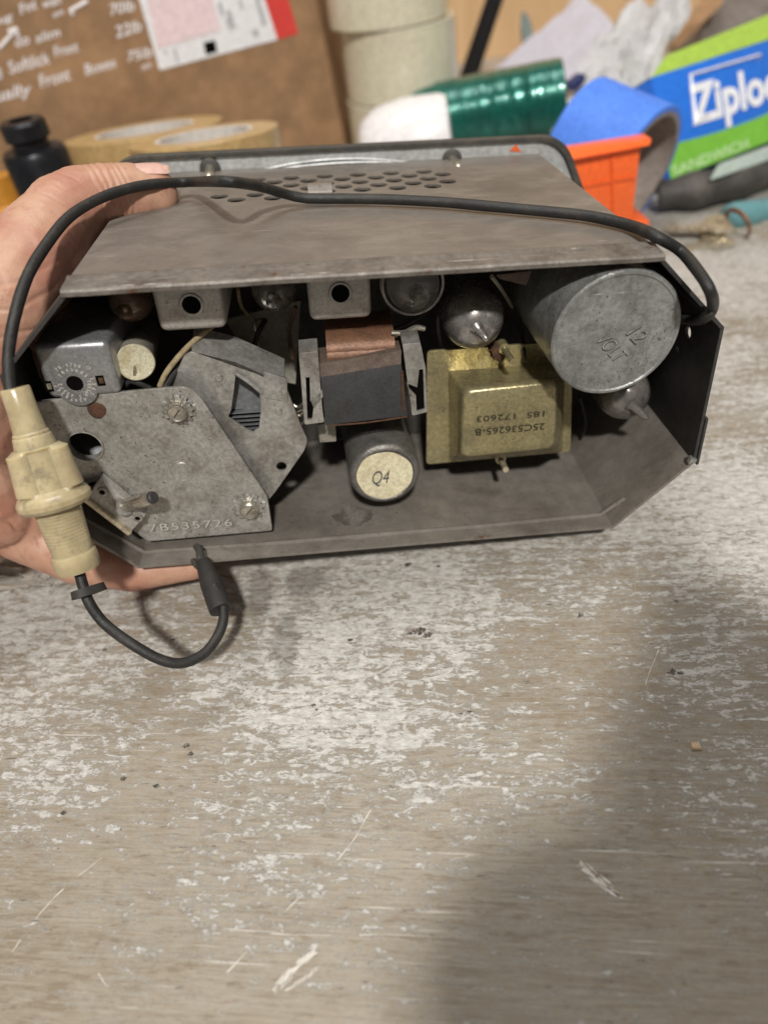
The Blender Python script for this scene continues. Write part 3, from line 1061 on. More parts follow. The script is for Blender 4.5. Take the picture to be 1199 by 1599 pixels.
# top part bent away from the viewer
b = B()
q = [F(300, 549, TF), F(368, 566, TF), F(446, 600, TF)]
back = V((0, 1.1, .35))
b.loft([[q[0], q[1], q[2], q[2] + V((0, .1, -.05)), q[1] + V((0, .1, -.05)), q[0] + V((0, .1, -.05))],
        [q[0] + back, q[1] + back, q[2] + back, q[2] + back + V((0, .05, -.1)), q[1] + back + V((0, .05, -.1)), q[0] + back + V((0, .05, -.1))]])
b.build('bent_flange', M_bracket, tf)
for (px, py) in ((343, 590), (436, 612), (350, 535), (436, 642)):
    b = B()
    dd = TF if py > 580 else TF + 1.2
    b.lathe(F(px, py, dd) + V((0, .02, 0)), (0, -1, 0), [(0, .24), (.03, .22), (.04, .13), (.11, .09), (.12, .02)], 20)
    b.build('rivet', M_bracket, tf)
b = B()
b.hexa([F(412, 580, 1.5), F(449, 592, 1.5), F(450, 628, 1.5), F(413, 622, 1.5)] + [q + V((0, .1, 0)) for q in (F(412, 580, 1.5), F(449, 592, 1.5), F(450, 628, 1.5), F(413, 622, 1.5))], .02)
b.build('frame_tab', M_bracket, tf)
for y0 in (630, 645, 660):
    b = B()
    b.tube([F(455, y0, 2.3), F(466, y0 + 6, 2.2), F(478, y0 - 4, 2.6)], .05, 6, 4)
    b.build('spring_wire', M_bright, tf)

# ---------------------------------------------------------------- IF cans
def if_can(x0, x1, yb, hx, hy, d, tilt):
    bl, br = F(x0, yb, d), F(x1, yb - tilt, d)
    z0 = (bl.z + br.z) / 2
    b = B()
    b.box((bl.x, d, z0), (br.x, d + 5.5, H3 - 0.35), 0.22, 4)
    o = b.build('coil_can', M_can, radio)
    c = F(hx, hy, d)
    b = B()
    b.lathe(c, (0, -1, 0), [(-.05, .40), (.0, .36), (.05, .33), (.055, .28), (0.03, .265)], 28, False)
    b.build('eyelet', M_bracket, o)
    b = B()
    b.lathe(c, (0, -1, 0), [(0, .27), (.025, .27), (.025, .01)], 24)
    b.build('core_hole', M_black, o)
    return o


if_can(251, 356, 519, 300, 476, 1.5, 3)
if_can(485, 581, 504, 532, 458, 1.7, 6)

# ---------------------------------------------------------------- bright square can with embossed ring of figures
SD = 0.84
xl_, xr_ = F(66, 590, SD).x, F(184, 590, SD).x
zt_, zz = F(112, 537, SD).z, F(118, 619, TD).z
b = B()
b.box((xl_, SD, zz), (xr_, SD + 5.2, zt_), 0.20, 5)
sq = b.build('square_can', M_sqcan, radio)
cc_ = F(118, 599, SD)
Rt = px_size(31, 21.2)
b = B()
b.add(plate_mesh([circ((cc_.x, cc_.z - .16), Rt, 40), circ((cc_.x, cc_.z), .245, 28)], .03, .006), front(SD - .008))
b.build('round_tab', M_sqcan, sq)
b = B()
b.lathe(cc_ + V((0, -.002, 0)), (0, -1, 0), [(0, .25), (.004, .25), (.004, .01)], 26)
b.build('centre_hole', M_black, sq)
for (px, py, ins) in ((77, 604, M_bright), (158, 595, M_rust)):
    b = B()
    q = F(px, py, SD)
    b.box(q + V((-.12, -.008, -.17)), q + V((.12, .03, .17)), .0)
    o = b.build('slot', M_black, sq)
    b = B()
    b.box(q + V((-.05, -.016, -.09)), q + V((.09, .01, .1)), .01)
    b.build('slot_lug', ins, o)
b = B()
for body, R, a0, a1 in (('7B-4708', .56, 128, 62), ('O', .66, 42, 42), ('7843685', .40, 140, 30), ('5362', .50, 12, -42), ('78536', .37, 5, -50), ('8367', .50, 230, 185), ('43572', .38, 245, 180), ('6247', .52, 285, 245), ('95', .40, 300, 275)):
    k = len(body)
    for i, ch in enumerate(body):
        a = math.radians(a0 + (a1 - a0) * i / max(k - 1, 1))
        me = text_mesh(ch, .15, 0, 0.004, align='CENTER')
        u = V((math.sin(a), 0, -math.cos(a)))
        v = V((math.cos(a), 0, math.sin(a)))
        b.add(me, basis(cc_ + v * R + V((0, -.014, 0)), u, v, V((0, -1, 0))))
b.build('embossed_figures', M_stamp, sq, smooth=False)

# ---------------------------------------------------------------- paper capacitor
b = B()
ca, cb = F(213, 566, 1.5), F(224, 520, 5.6)
ax = (cb - ca)
R = px_size(29, 21.5)
b.lathe(ca, ax, [(0, R), (ax.length, R)], 30)
cap = b.build('paper_capacitor', M_card, radio)
b = B()
b.lathe(ca, -ax, [(-.02, R * .98), (.06, R * .99), (.09, R * .94), (.075, R * .85), (.045, R * .6), (.03, R * .3), (.03, .02)], 36, wob=lambda a, t: 1 + .02 * math.sin(3 * a + 1))
b.build('wax_end', M_wax, cap)
b = B()
b.tube([F(211, 572, 1.45), F(211, 584, 1.35), F(208, 594, 1.6), F(196, 604, 1.9)], .045, 8, 4)
b.build('lead', M_bright, cap)
# cloth covered wire and dark wires
b = B()
b.tube([F(250, 604, 1.3), F(262, 580, 1.4), F(290, 546, 1.7), F(322, 518, 2.4), F(345, 500, 3.2)], .085, 10, 5)
b.build('cloth_wire', M_cloth, radio)
for pts in ([F(195, 604, 1.5), F(205, 596, 1.5), F(222, 601, 1.4), F(238, 608, 1.2)], [F(255, 612, 1.25), F(275, 580, 1.6), F(300, 545, 2.3)], [F(415, 500, 4.2), F(404, 520, 3.8), F(398, 545, 3.8), F(404, 556, 3.9)]):
    b = B()
    b.tube(pts, .09, 8, 4)
    b.build('dark_wire', M_cable, radio)
b = B()
for pts in (((412, 498, 4.4), (398, 505, 4.0), (404, 540, 3.8), (396, 560, 3.8)),):
    b.tube([F(*p) for p in pts], .05, 8, 4)
b.build('tinned_wire', M_bright, radio)
for pts, r0, mt_ in (([(372, 452, 3.5), (378, 480, 4.2), (396, 500, 4.8)], .06, M_cloth), ([(590, 520, 3.6), (640, 505, 3.4), (690, 470, 4.0)], .05, M_cable),
                     ([(462, 480, 3.0), (452, 520, 3.6), (458, 560, 4.0)], .07, M_rust), ([(690, 545, 4.2), (684, 500, 4.4), (700, 455, 4.2)], .06, M_card),
                     ([(820, 560, 3.0), (815, 520, 4.0), (805, 470, 4.5)], .06, M_cable), ([(130, 510, 4.0), (160, 500, 4.2), (182, 520, 4.6)], .07, M_cloth),
                     ([(455, 655, 2.6), (470, 640, 2.4), (486, 650, 2.8)], .05, M_bright), ([(905, 620, 4.2), (915, 660, 4.6), (905, 690, 5.2)], .06, M_cable)):
    b = B()
    b.tube([F(*p) for p in pts], r0, 8, 5)
    b.build('hookup_wire', mt_, radio)
# pale card standing at the back
b = B()
b.hexa([F(352, 500, 5.0), F(470, 470, 5.0), F(462, 600, 5.0), F(410, 590, 5.0)] + [q + V((0, .2, 0)) for q in (F(352, 500, 5.0), F(470, 470, 5.0), F(462, 600, 5.0), F(410, 590, 5.0))])
b.build('back_card', M_card, radio)

# ---------------------------------------------------------------- valves (tubes)
def valve(px, py, rpx, d, mat, tipx, tipy, ring=False, glass=False, depth=None):
    c = F(px, py, d)
    dep = (RROT @ c + RX[0] - CC).dot(CF)
    R = px_size(rpx, dep)
    ax = V((0.0, -1, 0.0))
    L0 = 7.0 - d
    prof = [(-L0, R * .95), (-1.2, R)]
    for i in range(1, 9):
        a = PI / 2 * i / 8
        prof.append((-1.2 + 1.2 * math.sin(a) * (1 if i < 8 else 1), max(R * math.cos(a) ** .75, .16)))
    b = B()
    b.lathe(c, ax, prof, 36)
    o = b.build('valve', mat, radio, ang=60)
    b = B()
    tp_ = F(tipx, tipy, d - .45)
    tv = tp_ - c
    b.lathe(c - tv.normalized() * .12, tv, [(0, .28), (.1, .21), (.2, .165), (tv.length * .75, .14), (tv.length + .02, .10), (tv.length + .1, .05)], 18)
    b.build('exhaust_tip', mat, o, ang=60)
    if glass:
        b = B()
        b.lathe(c, ax, [(-4, R * .55), (-1.5, R * .55), (-1.3, R * .5), (-1.3, .05)], 20)
        b.box(c + V((-.55, .9, .1)), c + V((-.1, 1.0, .75)), 0)
        b.build('electrodes', M_inside, o)
    if ring:
        b = B()
        b.torus(c + V((0, .75, 0)), (0, 1, 0), R * 1.06, .055, 36, 8)
        b.torus(c + V((0, 1.0, 0)), (0, 1, 0), R * 1.10, .04, 36, 8)
        b.build('shield_ring', M_bracket, o)
    return o


valve(197, 484, 37, 2.3, M_tubebr, 196, 482)
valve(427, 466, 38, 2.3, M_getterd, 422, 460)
valve(650, 459, 46, 2.1, M_glass, 655, 462, True, True)
valve(748, 516, 51, 1.9, M_getter, 762, 533)
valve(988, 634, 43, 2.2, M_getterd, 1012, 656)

# ---------------------------------------------------------------- output transformer with copper winding
XD = 1.15
q = [F(501, 590, XD), F(627, 569, XD), F(637, 650, XD), F(509, 665, XD)]
up = V((0.0, 1.5, .42))
b = B()
b.hexa(q + [p + V((0, 1.5, 0)) for p in q], .02)
lam = b.build('output_transformer', M_paper, radio)
b = B()
b.hexa([q[0] + V((0, 0, .0)), q[1] + V((0, 0, .0)), q[1] + V((.05, .35, .30)), q[0] + V((-.1, .35, .30)), q[0] + V((0, 1.5, 0)), q[1] + V((0, 1.5, 0)), q[1] + V((.05, 1.5, .30)), q[0] + V((-.1, 1.5, .30))], .02)
b.build('core_top', M_brown, lam)
b = B()
e0, e1 = F(628, 580, XD - .02), F(631, 640, XD - .02)
b.tube([e0, e0 * .5 + e1 * .5, e1], .05, 8, 3)
b.tube([F(515, 665, XD), F(575, 660, XD), F(636, 651, XD)], .03, 6, 3)
b.build('rusty_edge', M_rust, lam)
# winding
wx0, wx1 = F(509, 545, 1.75), F(616, 535, 1.75)
b = B()
rings = []
zt = F(560, 512, 2.4).z
zb = F(560, 572, 1.5).z
yb = 1.62
segs = [(3.6, zt + .02), (2.9, zt + .02)]
for i_ in range(9):
    a_ = PI / 2 * i_ / 8
    segs.append((2.9 - 1.15 * math.sin(a_), zt + .02 - .55 * (1 - math.cos(a_))))
segs += [(1.74, zb + .40), (1.70, zb + .34), (1.62, zb + .28), (1.58, zb), (3.6, zb)]
for i in range(9):
    x = wx0.x + (wx1.x - wx0.x) * i / 8
    wv = .02 * math.sin(i * 2.1)
    rings.append([V((x + (.03 if i in (0, 8) else 0), y + wv, z)) for y, z in segs])
b.loft(rings)
b.build('copper_winding', M_copper, lam)
b = B()
b.tube([F(612, 520, 2.0), F(632, 520, 2.0), F(650, 512, 2.2), F(664, 514, 2.2)], lambda t: .1 - .04 * abs(t - .5), 8, 4)
b.build('solder_lead', M_bright, lam)


# clamping brackets with their bent claws
def clamp(px, mirror):
    o_ = None
    if not mirror:
        pl = [(468, 548), (498, 545), (507, 660), (474, 664)]
        d = XD - .12
        outl = fp([(467, 552), (497, 549), (504, 640), (507, 660), (476, 664)], d)
        slot = [(478, 590), (484, 590), (485, 628), (503, 612), (504, 620), (490, 638), (488, 655), (481, 656)]
    else:
        d = XD - .12
        outl = fp([(629, 538), (657, 536), (665, 575), (668, 644), (644, 650), (637, 600)], d)
        slot = [(655, 578), (661, 577), (663, 640), (651, 643), (650, 618), (638, 606), (637, 600), (652, 606)]
    b = B()
    b.add(plate_mesh([rnd(outl, .06, 2), fp(slot, d)], .1, .015), front(d))
    # top of the bracket folds back
    a, e = V(outl[0]), V(outl[1])
    A_, E_ = V((a.x, d, a.y)), V((e.x, d, e.y))
    b.hexa([A_ + V((0, .02, -.1)), E_ + V((0, .02, -.1)), E_, A_, A_ + V((0, .75, .0)), E_ + V((0, .75, 0)), E_ + V((0, .75, .1)), A_ + V((0, .75, .1))], .015)
    # back of the slot
    b2 = B()
    q_ = fp(slot, d)
    b2.add(plate_mesh([q_], .01), front(d + .105))
    o_ = b.build('clamp_bracket', M_bracket, lam)
    b2.build('bracket_gap', M_black, o_)
    return o_


clamp(0, False)
clamp(0, True)

b = B()
b.hexa([F(496, 664, 2.2), F(524, 660, 2.2), F(526, 690, 2.2), F(500, 692, 2.2)] + [p + V((0, 2, 0)) for p in (F(496, 664, 2.2), F(524, 660, 2.2), F(526, 690, 2.2), F(500, 692, 2.2))], .03)
b.build('coil_former', M_card, lam)
# ---------------------------------------------------------------- Q4 can
QD = 1.25
c = F(602, 743, QD)
dep = (RROT @ c + RX[0] - CC).dot(CF)
R = px_size(56, dep)
b = B()
b.lathe(c, (-.03, 1, .0), [(0.03, .01), (0.03, R * .80), (.0, R * .83), (0.02, R * .90), (.10, R * .97), (.22, R), (6, R)], 48)
q4 = b.build('round_can', M_q4, radio)
R2 = px_size(44, dep)
cl = F(601, 743, QD - .01)
b = B()
b.lathe(cl, (0, -1, 0), [(0, R2), (.008, R2), (.008, .01)], 44, wob=lambda a, t: 1 + .012 * math.sin(3 * a) + .01 * math.sin(7 * a + 1))
lb = b.build('paper_label', M_label, q4)
stamp('Q4', (579, 757), (609, 755), QD - .03, 26, dep, M_pencil, None, lb, 'lettering', 0.0, .004, 0, .28)

# ---------------------------------------------------------------- gold transformer
GD = 3.4
q = [F(667, 549, GD), F(895, 533, GD), F(891, 706, GD), F(666, 726, GD)]
b = B()
b.add(plate_mesh([rnd([xz(p) for p in q], .18, 4)], .12, .02), front(GD))
gt = b.build('gold_transformer', M_gold, radio)
fr = [F(722, 608, 1.55), F(872, 592, 1.55), F(868, 700, 1.55), F(717, 716, 1.55)]
bk = [F(700, 580, GD), F(884, 566, GD), F(878, 706, GD), F(702, 716, GD)]
b = B()


def rring(pts, r, y):
    return [V((u, y, v)) for u, v in rnd([xz(p) for p in pts], r, 5)]


def shrink(pts, k):
    c = sum(pts, V()) / 4
    return [c + (p - c) * k for p in pts]


fbk = [V((bk[i].x * .35 + fr[i].x * .65, 0, bk[i].z * .35 + fr[i].z * .65)) for i in range(4)]
b.loft([rring(bk, .10, GD), rring(fbk, .3, 2.0), rring(fr, .34, 1.62), rring(shrink(fr, .965), .34, 1.49), rring(shrink(fr, .90), .3, 1.43), rring(shrink(fr, .5), .2, 1.42)])
gb = b.build('cover_shell', M_gold, gt, ang=40)
# stamped figures, upside down
stamp('25C536265-B', (852, 661), (742, 671), 1.40, 13, 23, M_ink, None, gb, 'ink_stamp', .004, .004, 0)
stamp('185  172603', (855, 642), (745, 651), 1.40, 11, 23, M_ink, None, gb, 'ink_stamp', .0, .004, 0)
for (px, py, tx, ty, mm) in ((783, 538, 801, 566, M_gold), (779, 712, 790, 734, M_brass)):
    b = B()
    a, e = F(px, py, GD - .2), F(tx, ty, GD - 1.6)
    b.lathe(a, e - a, [(0, .2), (.4, .2), (.42, .12), ((e - a).length, .11)], 14)
    b.build('screw', mm, gt)
b = B()
b.lathe(F(776, 545, GD - .1), F(790, 562, GD - .9) - F(776, 545, GD - .1), [(0, .33), (.35, .33), (.4, .22)], 6)
b.build('nut', M_rust, gt)

# ---------------------------------------------------------------- vibrator can, 12 VOLT
VD = 0.1
c = F(963, 525, VD)
dep = (RROT @ c + RX[0] - CC).dot(CF)
R = px_size(104, dep)
axv = (F(918, 505, 5.2) - c)
axv = V((-.035, 1, .02)).normalized()
b = B()
b.lathe(c, axv, [(0.045, .01), (0.04, R * .55), (.045, R * .92), (.0, R * .94), (.01, R * .975), (.07, R), (2.4, R * 1.0), (4.6, R * .985)], 64)
vb = b.build('vibrator_can', M_zinc, radio)
M_zmark = worn('zinc_mark', (0.48, 0.485, 0.47), (0.26, 0.265, 0.255), 0.4, 0.3, 300, (.4, .55))
ux = (F(1000, 560, VD) - F(940, 495, VD)).normalized()
vx = V((-ux.z, 0, ux.x))
if vx.z < 0:
    vx = -vx


def VF(px, py, lift=0.0):          # point on the vibrator's end face
    q, c0 = RINV @ ray(px, py), loc(CC)
    pl = c + axv * .04
    return c0 + q * ((pl - c0).dot(axv) / q.dot(axv)) - axv * lift


def vtext(body, px, py, hpx, wpx, mt, bold, dx=0, name='stamped_letters', y=-.0):
    me = text_mesh(body, 1, 0, bold)
    wd = max(v.co.x for v in me.vertices)
    o = VF(px, py, .02 - y)
    sx = px_size(wpx, dep) / wd
    sy = px_size(hpx, dep) / .72
    u1 = (ux - axv * ux.dot(axv)).normalized()
    v1 = axv.cross(u1) * -1
    if v1.z < 0:
        v1 = -v1
    b = B()
    b.add(me, basis(o + (u1 + v1 * -1) * dx, u1 * sx, (v1 + u1 * .25) * sy, -axv))
    return b.build(name, mt, vb, smooth=False)


vtext('12', 973, 517, 26, 34, M_stampd, .0, 0.03)
vtext('12', 973, 517, 26, 34, M_zmark, -.012, 0, y=-.006)
vtext('VOLT', 927, 531, 24, 60, M_stampd, -.008, 0.022)
vtext('VOLT', 927, 531, 24, 60, M_zmark, -.018, 0, y=-.006)
for p, q in (((1012, 530), (1005, 585)), ((935, 508), (905, 533)), ((965, 588), (972, 603)), ((983, 584), (988, 596)), ((1006, 572), (984, 584)), ((1022, 447), (1026, 452)), ((1035, 470), (1045, 474)), ((960, 468), (962, 476))):
    b = B()
    a, e = VF(p[0], p[1], .015), VF(q[0], q[1], .015)
    t = (e - a).normalized()
    s = V((-t.z, 0, t.x)) * .009
    off = V((0, 0, 0))
    b.bm.faces.new([b.bm.verts.new(x + off + axv * 0) for x in (a - s, a + s, e + s * .4, e - s * .4)])
    b.build('scratch', M_zmark, vb, smooth=False)

# strip of brown card under the cover at right, hanging tab
b = B()
q_ = [F(775, 430, .9), F(830, 424, .9), F(822, 446, .9), F(780, 436, .9)]
b.poly(q_, .06, (0, 1, 0))
b.build('card_scrap', M_brown, radio)
b = B()
b.tube([F(768, 432, 1.2), F(785, 455, 2.5), F(800, 480, 4)], .06, 6, 4)
b.build('dim_lead', M_card, radio)

# white daylight hole in the right wall is the bench seen through the cable grommet
# ---------------------------------------------------------------- supply cable
r_ = 0.165
pts = [F(1040, 488, 1.6), F(1062, 496, .9), F(1085, 500, .3), F(1104, 494, -.25), F(1113, 478, -.35)]
pts += [L(1108, 455, 19.0), L(1090, 425, 19.4), L(1062, 392, 20.2), T(1025, 370, H3 + .3), T(985, 352, H3 + .25), T(920, 338, H3 + .25), T(850, 330, H3 + .25),
        T(770, 323, H3 + .25), T(690, 316, H3 + .25), T(600, 312, H3 + .25), T(540, 311, H3 + .25), T(500, 311, H3 + .28), T(470, 309, H3 + .35),
        T(440, 301, H3 + .6), T(400, 290, H3 + 1.1), T(350, 284, H3 + 1.6)]
pts += [L(300, 285, 24.7), L(240, 288, 23.9), L(195, 297, 23.2), L(150, 314, 22.4), L(110, 340, 21.6), L(75, 380, 20.8), L(45, 430, 20.0), L(25, 490, 19.5), L(15, 550, 19.6), L(16, 600, 19.7), L(22, 640, 19.8)]
b = B()
rc_ = lambda t: r_ * (1 + .05 * mnoise.noise(V((t * 60, 1.3, 0))))
pts = [V(p) + V((mnoise.noise(V((i * 1.7, 0, 0))), mnoise.noise(V((i * 1.7, 5, 0))), mnoise.noise(V((i * 1.7, 9, 0))))) * .035 for i, p in enumerate(pts)]
b.tube(pts, rc_, 14, 5)
cable = b.build('supply_cable', M_cable, radio, ang=60)


# in-line fuse holder
def seg_along(name, p, q, prof, mat, parent, seg=40, wob=None, ang=30):
    b = B()
    p, q = V(p), V(q)
    b.lathe(p, q - p, prof, seg, True, wob)
    return b.build(name, mat, parent, ang=ang)


pa, pb = L(24, 606, 19.7), L(124, 888, 21.5)
LN = (pb - pa).length
k = LN
top = [(0, .30), (0, .37), (.05, .40), (.12 * k, .41), (.225 * k, .46), (.232 * k, .50), (.245 * k, .50), (.25 * k, .53), (.30 * k, .58), (.33 * k, .58)]
fh = seg_along('fuse_holder', pa, pb, top + [(.37 * k, .58), (.5 * k, .58)], M_nylon, cable)


def wings(a, t):
    if .315 * k < t < .545 * k:
        w_ = max(0, math.cos(3 * a + .4)) ** .5
        return .86 + .40 * w_
    return 1


seg_along('grip_nut', pa, pb, [(.30 * k, .50), (.31 * k, .68), (.325 * k, .72), (.40 * k, .74), (.53 * k, .80), (.545 * k, .86), (.56 * k, .97), (.585 * k, 1.05), (.61 * k, 1.05), (.632 * k, .95), (.64 * k, .66), (.64 * k, .5)], M_nylon, fh, 72, wings, 24)
bp_ = [(.60 * k, .66)]
for i in range(11):
    t0 = .635 + .019 * i
    r0 = .66 - .0055 * i
    bp_ += [(t0 * k, r0), ((t0 + .007) * k, r0 + .010), ((t0 + .013) * k, r0)]
bp_ += [(.865 * k, .60), (.895 * k, .58), (.90 * k, .60), (.905 * k, .655), (.92 * k, .67), (.965 * k, .67), (1.0 * k, .63), (1.0 * k, .3)]
seg_along('fuse_sleeve', pa, pb, bp_, M_nylon, fh, 48, lambda a, t: 1 + (.05 * max(0, math.cos(a + 2.2)) ** 30 if .65 * k < t < .89 * k else 0))
# lower lead with cross tie, sleeve and hook
low = [L(118, 872, 21.4), L(125, 895, 21.5), L(132, 920, 21.5), L(142, 945, 21.5), L(165, 975, 21.6), L(205, 1005, 21.4), L(250, 1030, 21.6), L(285, 1036, 21.9), L(318, 1022, 22.3), L(340, 995, 22.7), L(350, 965, 23.0), L(346, 935, 23.3), L(335, 915, 23.5)]
b = B()
b.tube(low, .165, 14, 5)
lead = b.build('lead_wire', M_cable, radio, ang=60)
b = B()
a, e = L(112, 932, 21.3), L(166, 914, 21.5)
b.tube([a, a * .5 + e * .5 + V((0, 0, .05)), e], .2, 8, 3)
b.bm.free()
b = B()
dx = (e - a).normalized()
cx = (a + e) / 2
b.lathe(cx - (low[3] - low[1]).normalized() * .12, low[3] - low[1], [(0, .42), (.25, .45), (.27, .2)], 20, wob=lambda an, t: 1 + .22 * math.cos(2 * an))
b.build('tie_washer', M_sleeve, lead)
b = B()
sa, sb = L(346, 953, 23.2), L(318, 878, 24.3)
b.lathe(sa, sb - sa, [(0.02, .2), (0, .25), (0, .36), (.1, .37), ((sb - sa).length * .55, .36), ((sb - sa).length * .9, .28), ((sb - sa).length, .26)], 24, wob=lambda an, t: 1 + .05 * math.sin(2 * an + t))
b.build('rubber_sleeve', M_sleeve, lead)
b = B()
b.tube([L(320, 886, 24.2), L(314, 872, 24.3), L(312, 860, 24.5), L(307, 853, 24.7)], lambda t: .16 - .04 * t, 10, 4)
b.tube([L(322, 892, 24.1), L(308, 884, 24.3), L(303, 876, 24.6)], .11, 8, 4)
b.build('terminal_hook', M_rim, lead)

# ================================================================ HAND
def flesh(chains, name, mat, voxel, smooth_it, parent=None, creases=()):
    bm = bmesh.new()
    for ch in chains:
        P = [(V(p), r) for p, r in ch]
        for (p, r), (q, s) in zip(P, P[1:]):
            n_ = max(3, int((q - p).length / (min(r, s) * 0.22)))
            for i in range(n_ + 1):
                t = i / n_
                tt = t * t * (3 - 2 * t)
                mtx = Matrix.Translation((p.lerp(q, t)) * S) @ Matrix.Scale((r + (s - r) * tt) * S, 4)
                bmesh.ops.create_icosphere(bm, subdivisions=3, radius=1.0, matrix=mtx)
    me = bpy.data.meshes.new(name)
    bm.to_mesh(me)
    bm.free()
    o = bpy.data.objects.new(name, me)
    COL.objects.link(o)
    md = o.modifiers.new('r', 'REMESH')
    md.mode = 'VOXEL'
    md.voxel_size = voxel * S
    ms = o.modifiers.new('s', 'SMOOTH')
    ms.iterations = smooth_it
    ms.factor = 0.5
    dg = bpy.context.evaluated_depsgraph_get()
    me2 = bpy.data.meshes.new_from_object(o.evaluated_get(dg))
    me2.name = name
    o.modifiers.clear()
    o.data = me2
    bpy.data.meshes.remove(me)
    nrm = [v.normal.copy() for v in me2.vertices]
    for v, nn in zip(me2.vertices, nrm):
        p = v.co / S
        d = .030 * mnoise.noise(p * .9) + .014 * mnoise.noise(p * 2.6)
        for c, ax_, rad, offs, dep_ in creases:
            if (p - c).length < rad:
                fall = 1 - ((p - c).length / rad) ** 2
                t = (p - c).dot(ax_) + .10 * mnoise.noise(p * 1.7)
                for o_ in offs:
                    d -= dep_ * fall * math.exp(-((t - o_) / .055) ** 2)
        v.co += nn * d * S
    me2.materials.clear()
    me2.materials.append(mat)
    for p in me2.polygons:
        p.use_smooth = True
    if parent:
        o.parent = parent
    return o


W = lambda p: RROT @ V(p) + RX[0]
thumb = [(cam(238, 304, 24.9), .92), (cam(205, 305, 24.6), 1.03), (cam(168, 308, 24.2), 1.08), (cam(130, 318, 23.8), 1.16), (cam(100, 335, 23.4), 1.22), (cam(55, 400, 22.6), 1.42), (cam(5, 480, 22.2), 1.75), (cam(-60, 580, 22.6), 2.1)]
thenar = [(cam(20, 470, 22.6), 1.55), (cam(-15, 560, 22.8), 1.9), (cam(-70, 680, 23.5), 2.2), (cam(-90, 800, 24.5), 2.2)]
wrist = [(cam(-60, 600, 22.8), 2.2), (cam(-190, 690, 22.6), 2.7), (cam(-330, 780, 21.8), 2.9), (cam(-520, 900, 20.5), 3.1)]
zf = -0.92
pads = [(cam(-30, 770, 23.6), 1.5), (cam(-2, 800, 24.0), 1.25)]
palm = [(cam(-60, 700, 24.0), 2.0), (cam(-50, 790, 25.0), 1.6), (cam(-40, 840, 25.6), 1.25)]
hand_ch = [thumb, thenar, wrist, palm, pads, [(cam(40, 800, 24.6), .98), (cam(52, 836, 24.9), .86)], [(cam(98, 820, 25.2), .9), (cam(106, 845, 25.3), .82)]]
for i, (yy, tipx) in enumerate(((1.05, -6.9), (3.0, -5.6), (4.9, -5.2), (6.7, -6.0))):
    base = W((-12.6, yy * .8 + .6, 0.9 + .3 * i))
    pip = W((-10.9, yy, -.25))
    dip = W((-9.2, yy, zf - .05))
    tip = W((tipx, yy, zf + .08))
    hand_ch.append([(cam(-60, 760, 24.6 + i * .9), 1.45), (base, 1.05), (pip, .90), (dip, .80), (tip, .66)])
tx_ = (thumb[1][0] - thumb[3][0]).normalized()
cr_list = [(V(thumb[2][0]), tx_, 1.7, (-.55, -.32, -.12, .1, .28, .5), .055), (V(thumb[4][0]), (thumb[3][0] - thumb[5][0]).normalized(), 2.0, (-.5, .1, .6), .03),
           (cam(60, 500, 21.5), V((.3, -.2, .9)).normalized(), 2.4, (-.9, -.2, .5, 1.0), .03), (cam(10, 800, 23.5), V((1, 0, .25)).normalized(), 2.2, (-.5, .2, .95), .06),
           (cam(100, 830, 24.6), V((1, .1, 0)).normalized(), 1.6, (-.3, .35), .06)]
hand = flesh(hand_ch, 'person', M_skin, 0.052, 9, None, cr_list)
tag(hand, 'bare left hand gripping the radio, thumb on the cover and fingers underneath', 'person')
# thumb nail
tax = (V(thumb[0][0]) - V(thumb[2][0])).normalized()
tc = V(thumb[0][0])
e1 = (CU - tax * CU.dot(tax)).normalized()
e2 = tax.cross(e1).normalized()
if e2.dot(CC - tc) < 0:
    e2 = -e2
b = B()
k1, k2 = 20, 14
grid = []
for i in range(k1 + 1):
    t = i / k1
    row = []
    hw = .70 * (1 - abs(2 * t - 1) ** 5 * .999) ** .5 * (.86 + .14 * t)
    for j in range(k2 + 1):
        q = j / k2 * 2 - 1
        an = q * hw + math.radians(30)
        rr = (.945 - .02 * t + .075 * (1 - abs(q) ** 3) * (1 - (1 - t) ** 5)) * (1 - .10 * max(0, t - .72) / .28)
        row.append(b.bm.verts.new(tc + tax * (-.78 + 1.50 * t) + (e1 * math.cos(an) + e2 * math.sin(an)) * rr))
    grid.append(row)
for i in range(k1):
    for j in range(k2):
        b.bm.faces.new((grid[i][j], grid[i + 1][j], grid[i + 1][j + 1], grid[i][j + 1]))
bmesh.ops.recalc_face_normals(b.bm, faces=b.bm.faces[:])
bmesh.ops.solidify(b.bm, geom=b.bm.faces[:], thickness=0.05)
nail = b.build('thumbnail', M_nail, hand, ang=60)

# ================================================================ unseen hand and smartphone, added out of frame to shade the bench
def CM(x, y, z):
    a = math.radians(33)
    return CC + V((0.2, -7.3, 9.5)) + CR * (9.7 + x * math.cos(a) + y * math.sin(a)) + CU * (1.8 - x * math.sin(a) + y * math.cos(a)) + CF * z


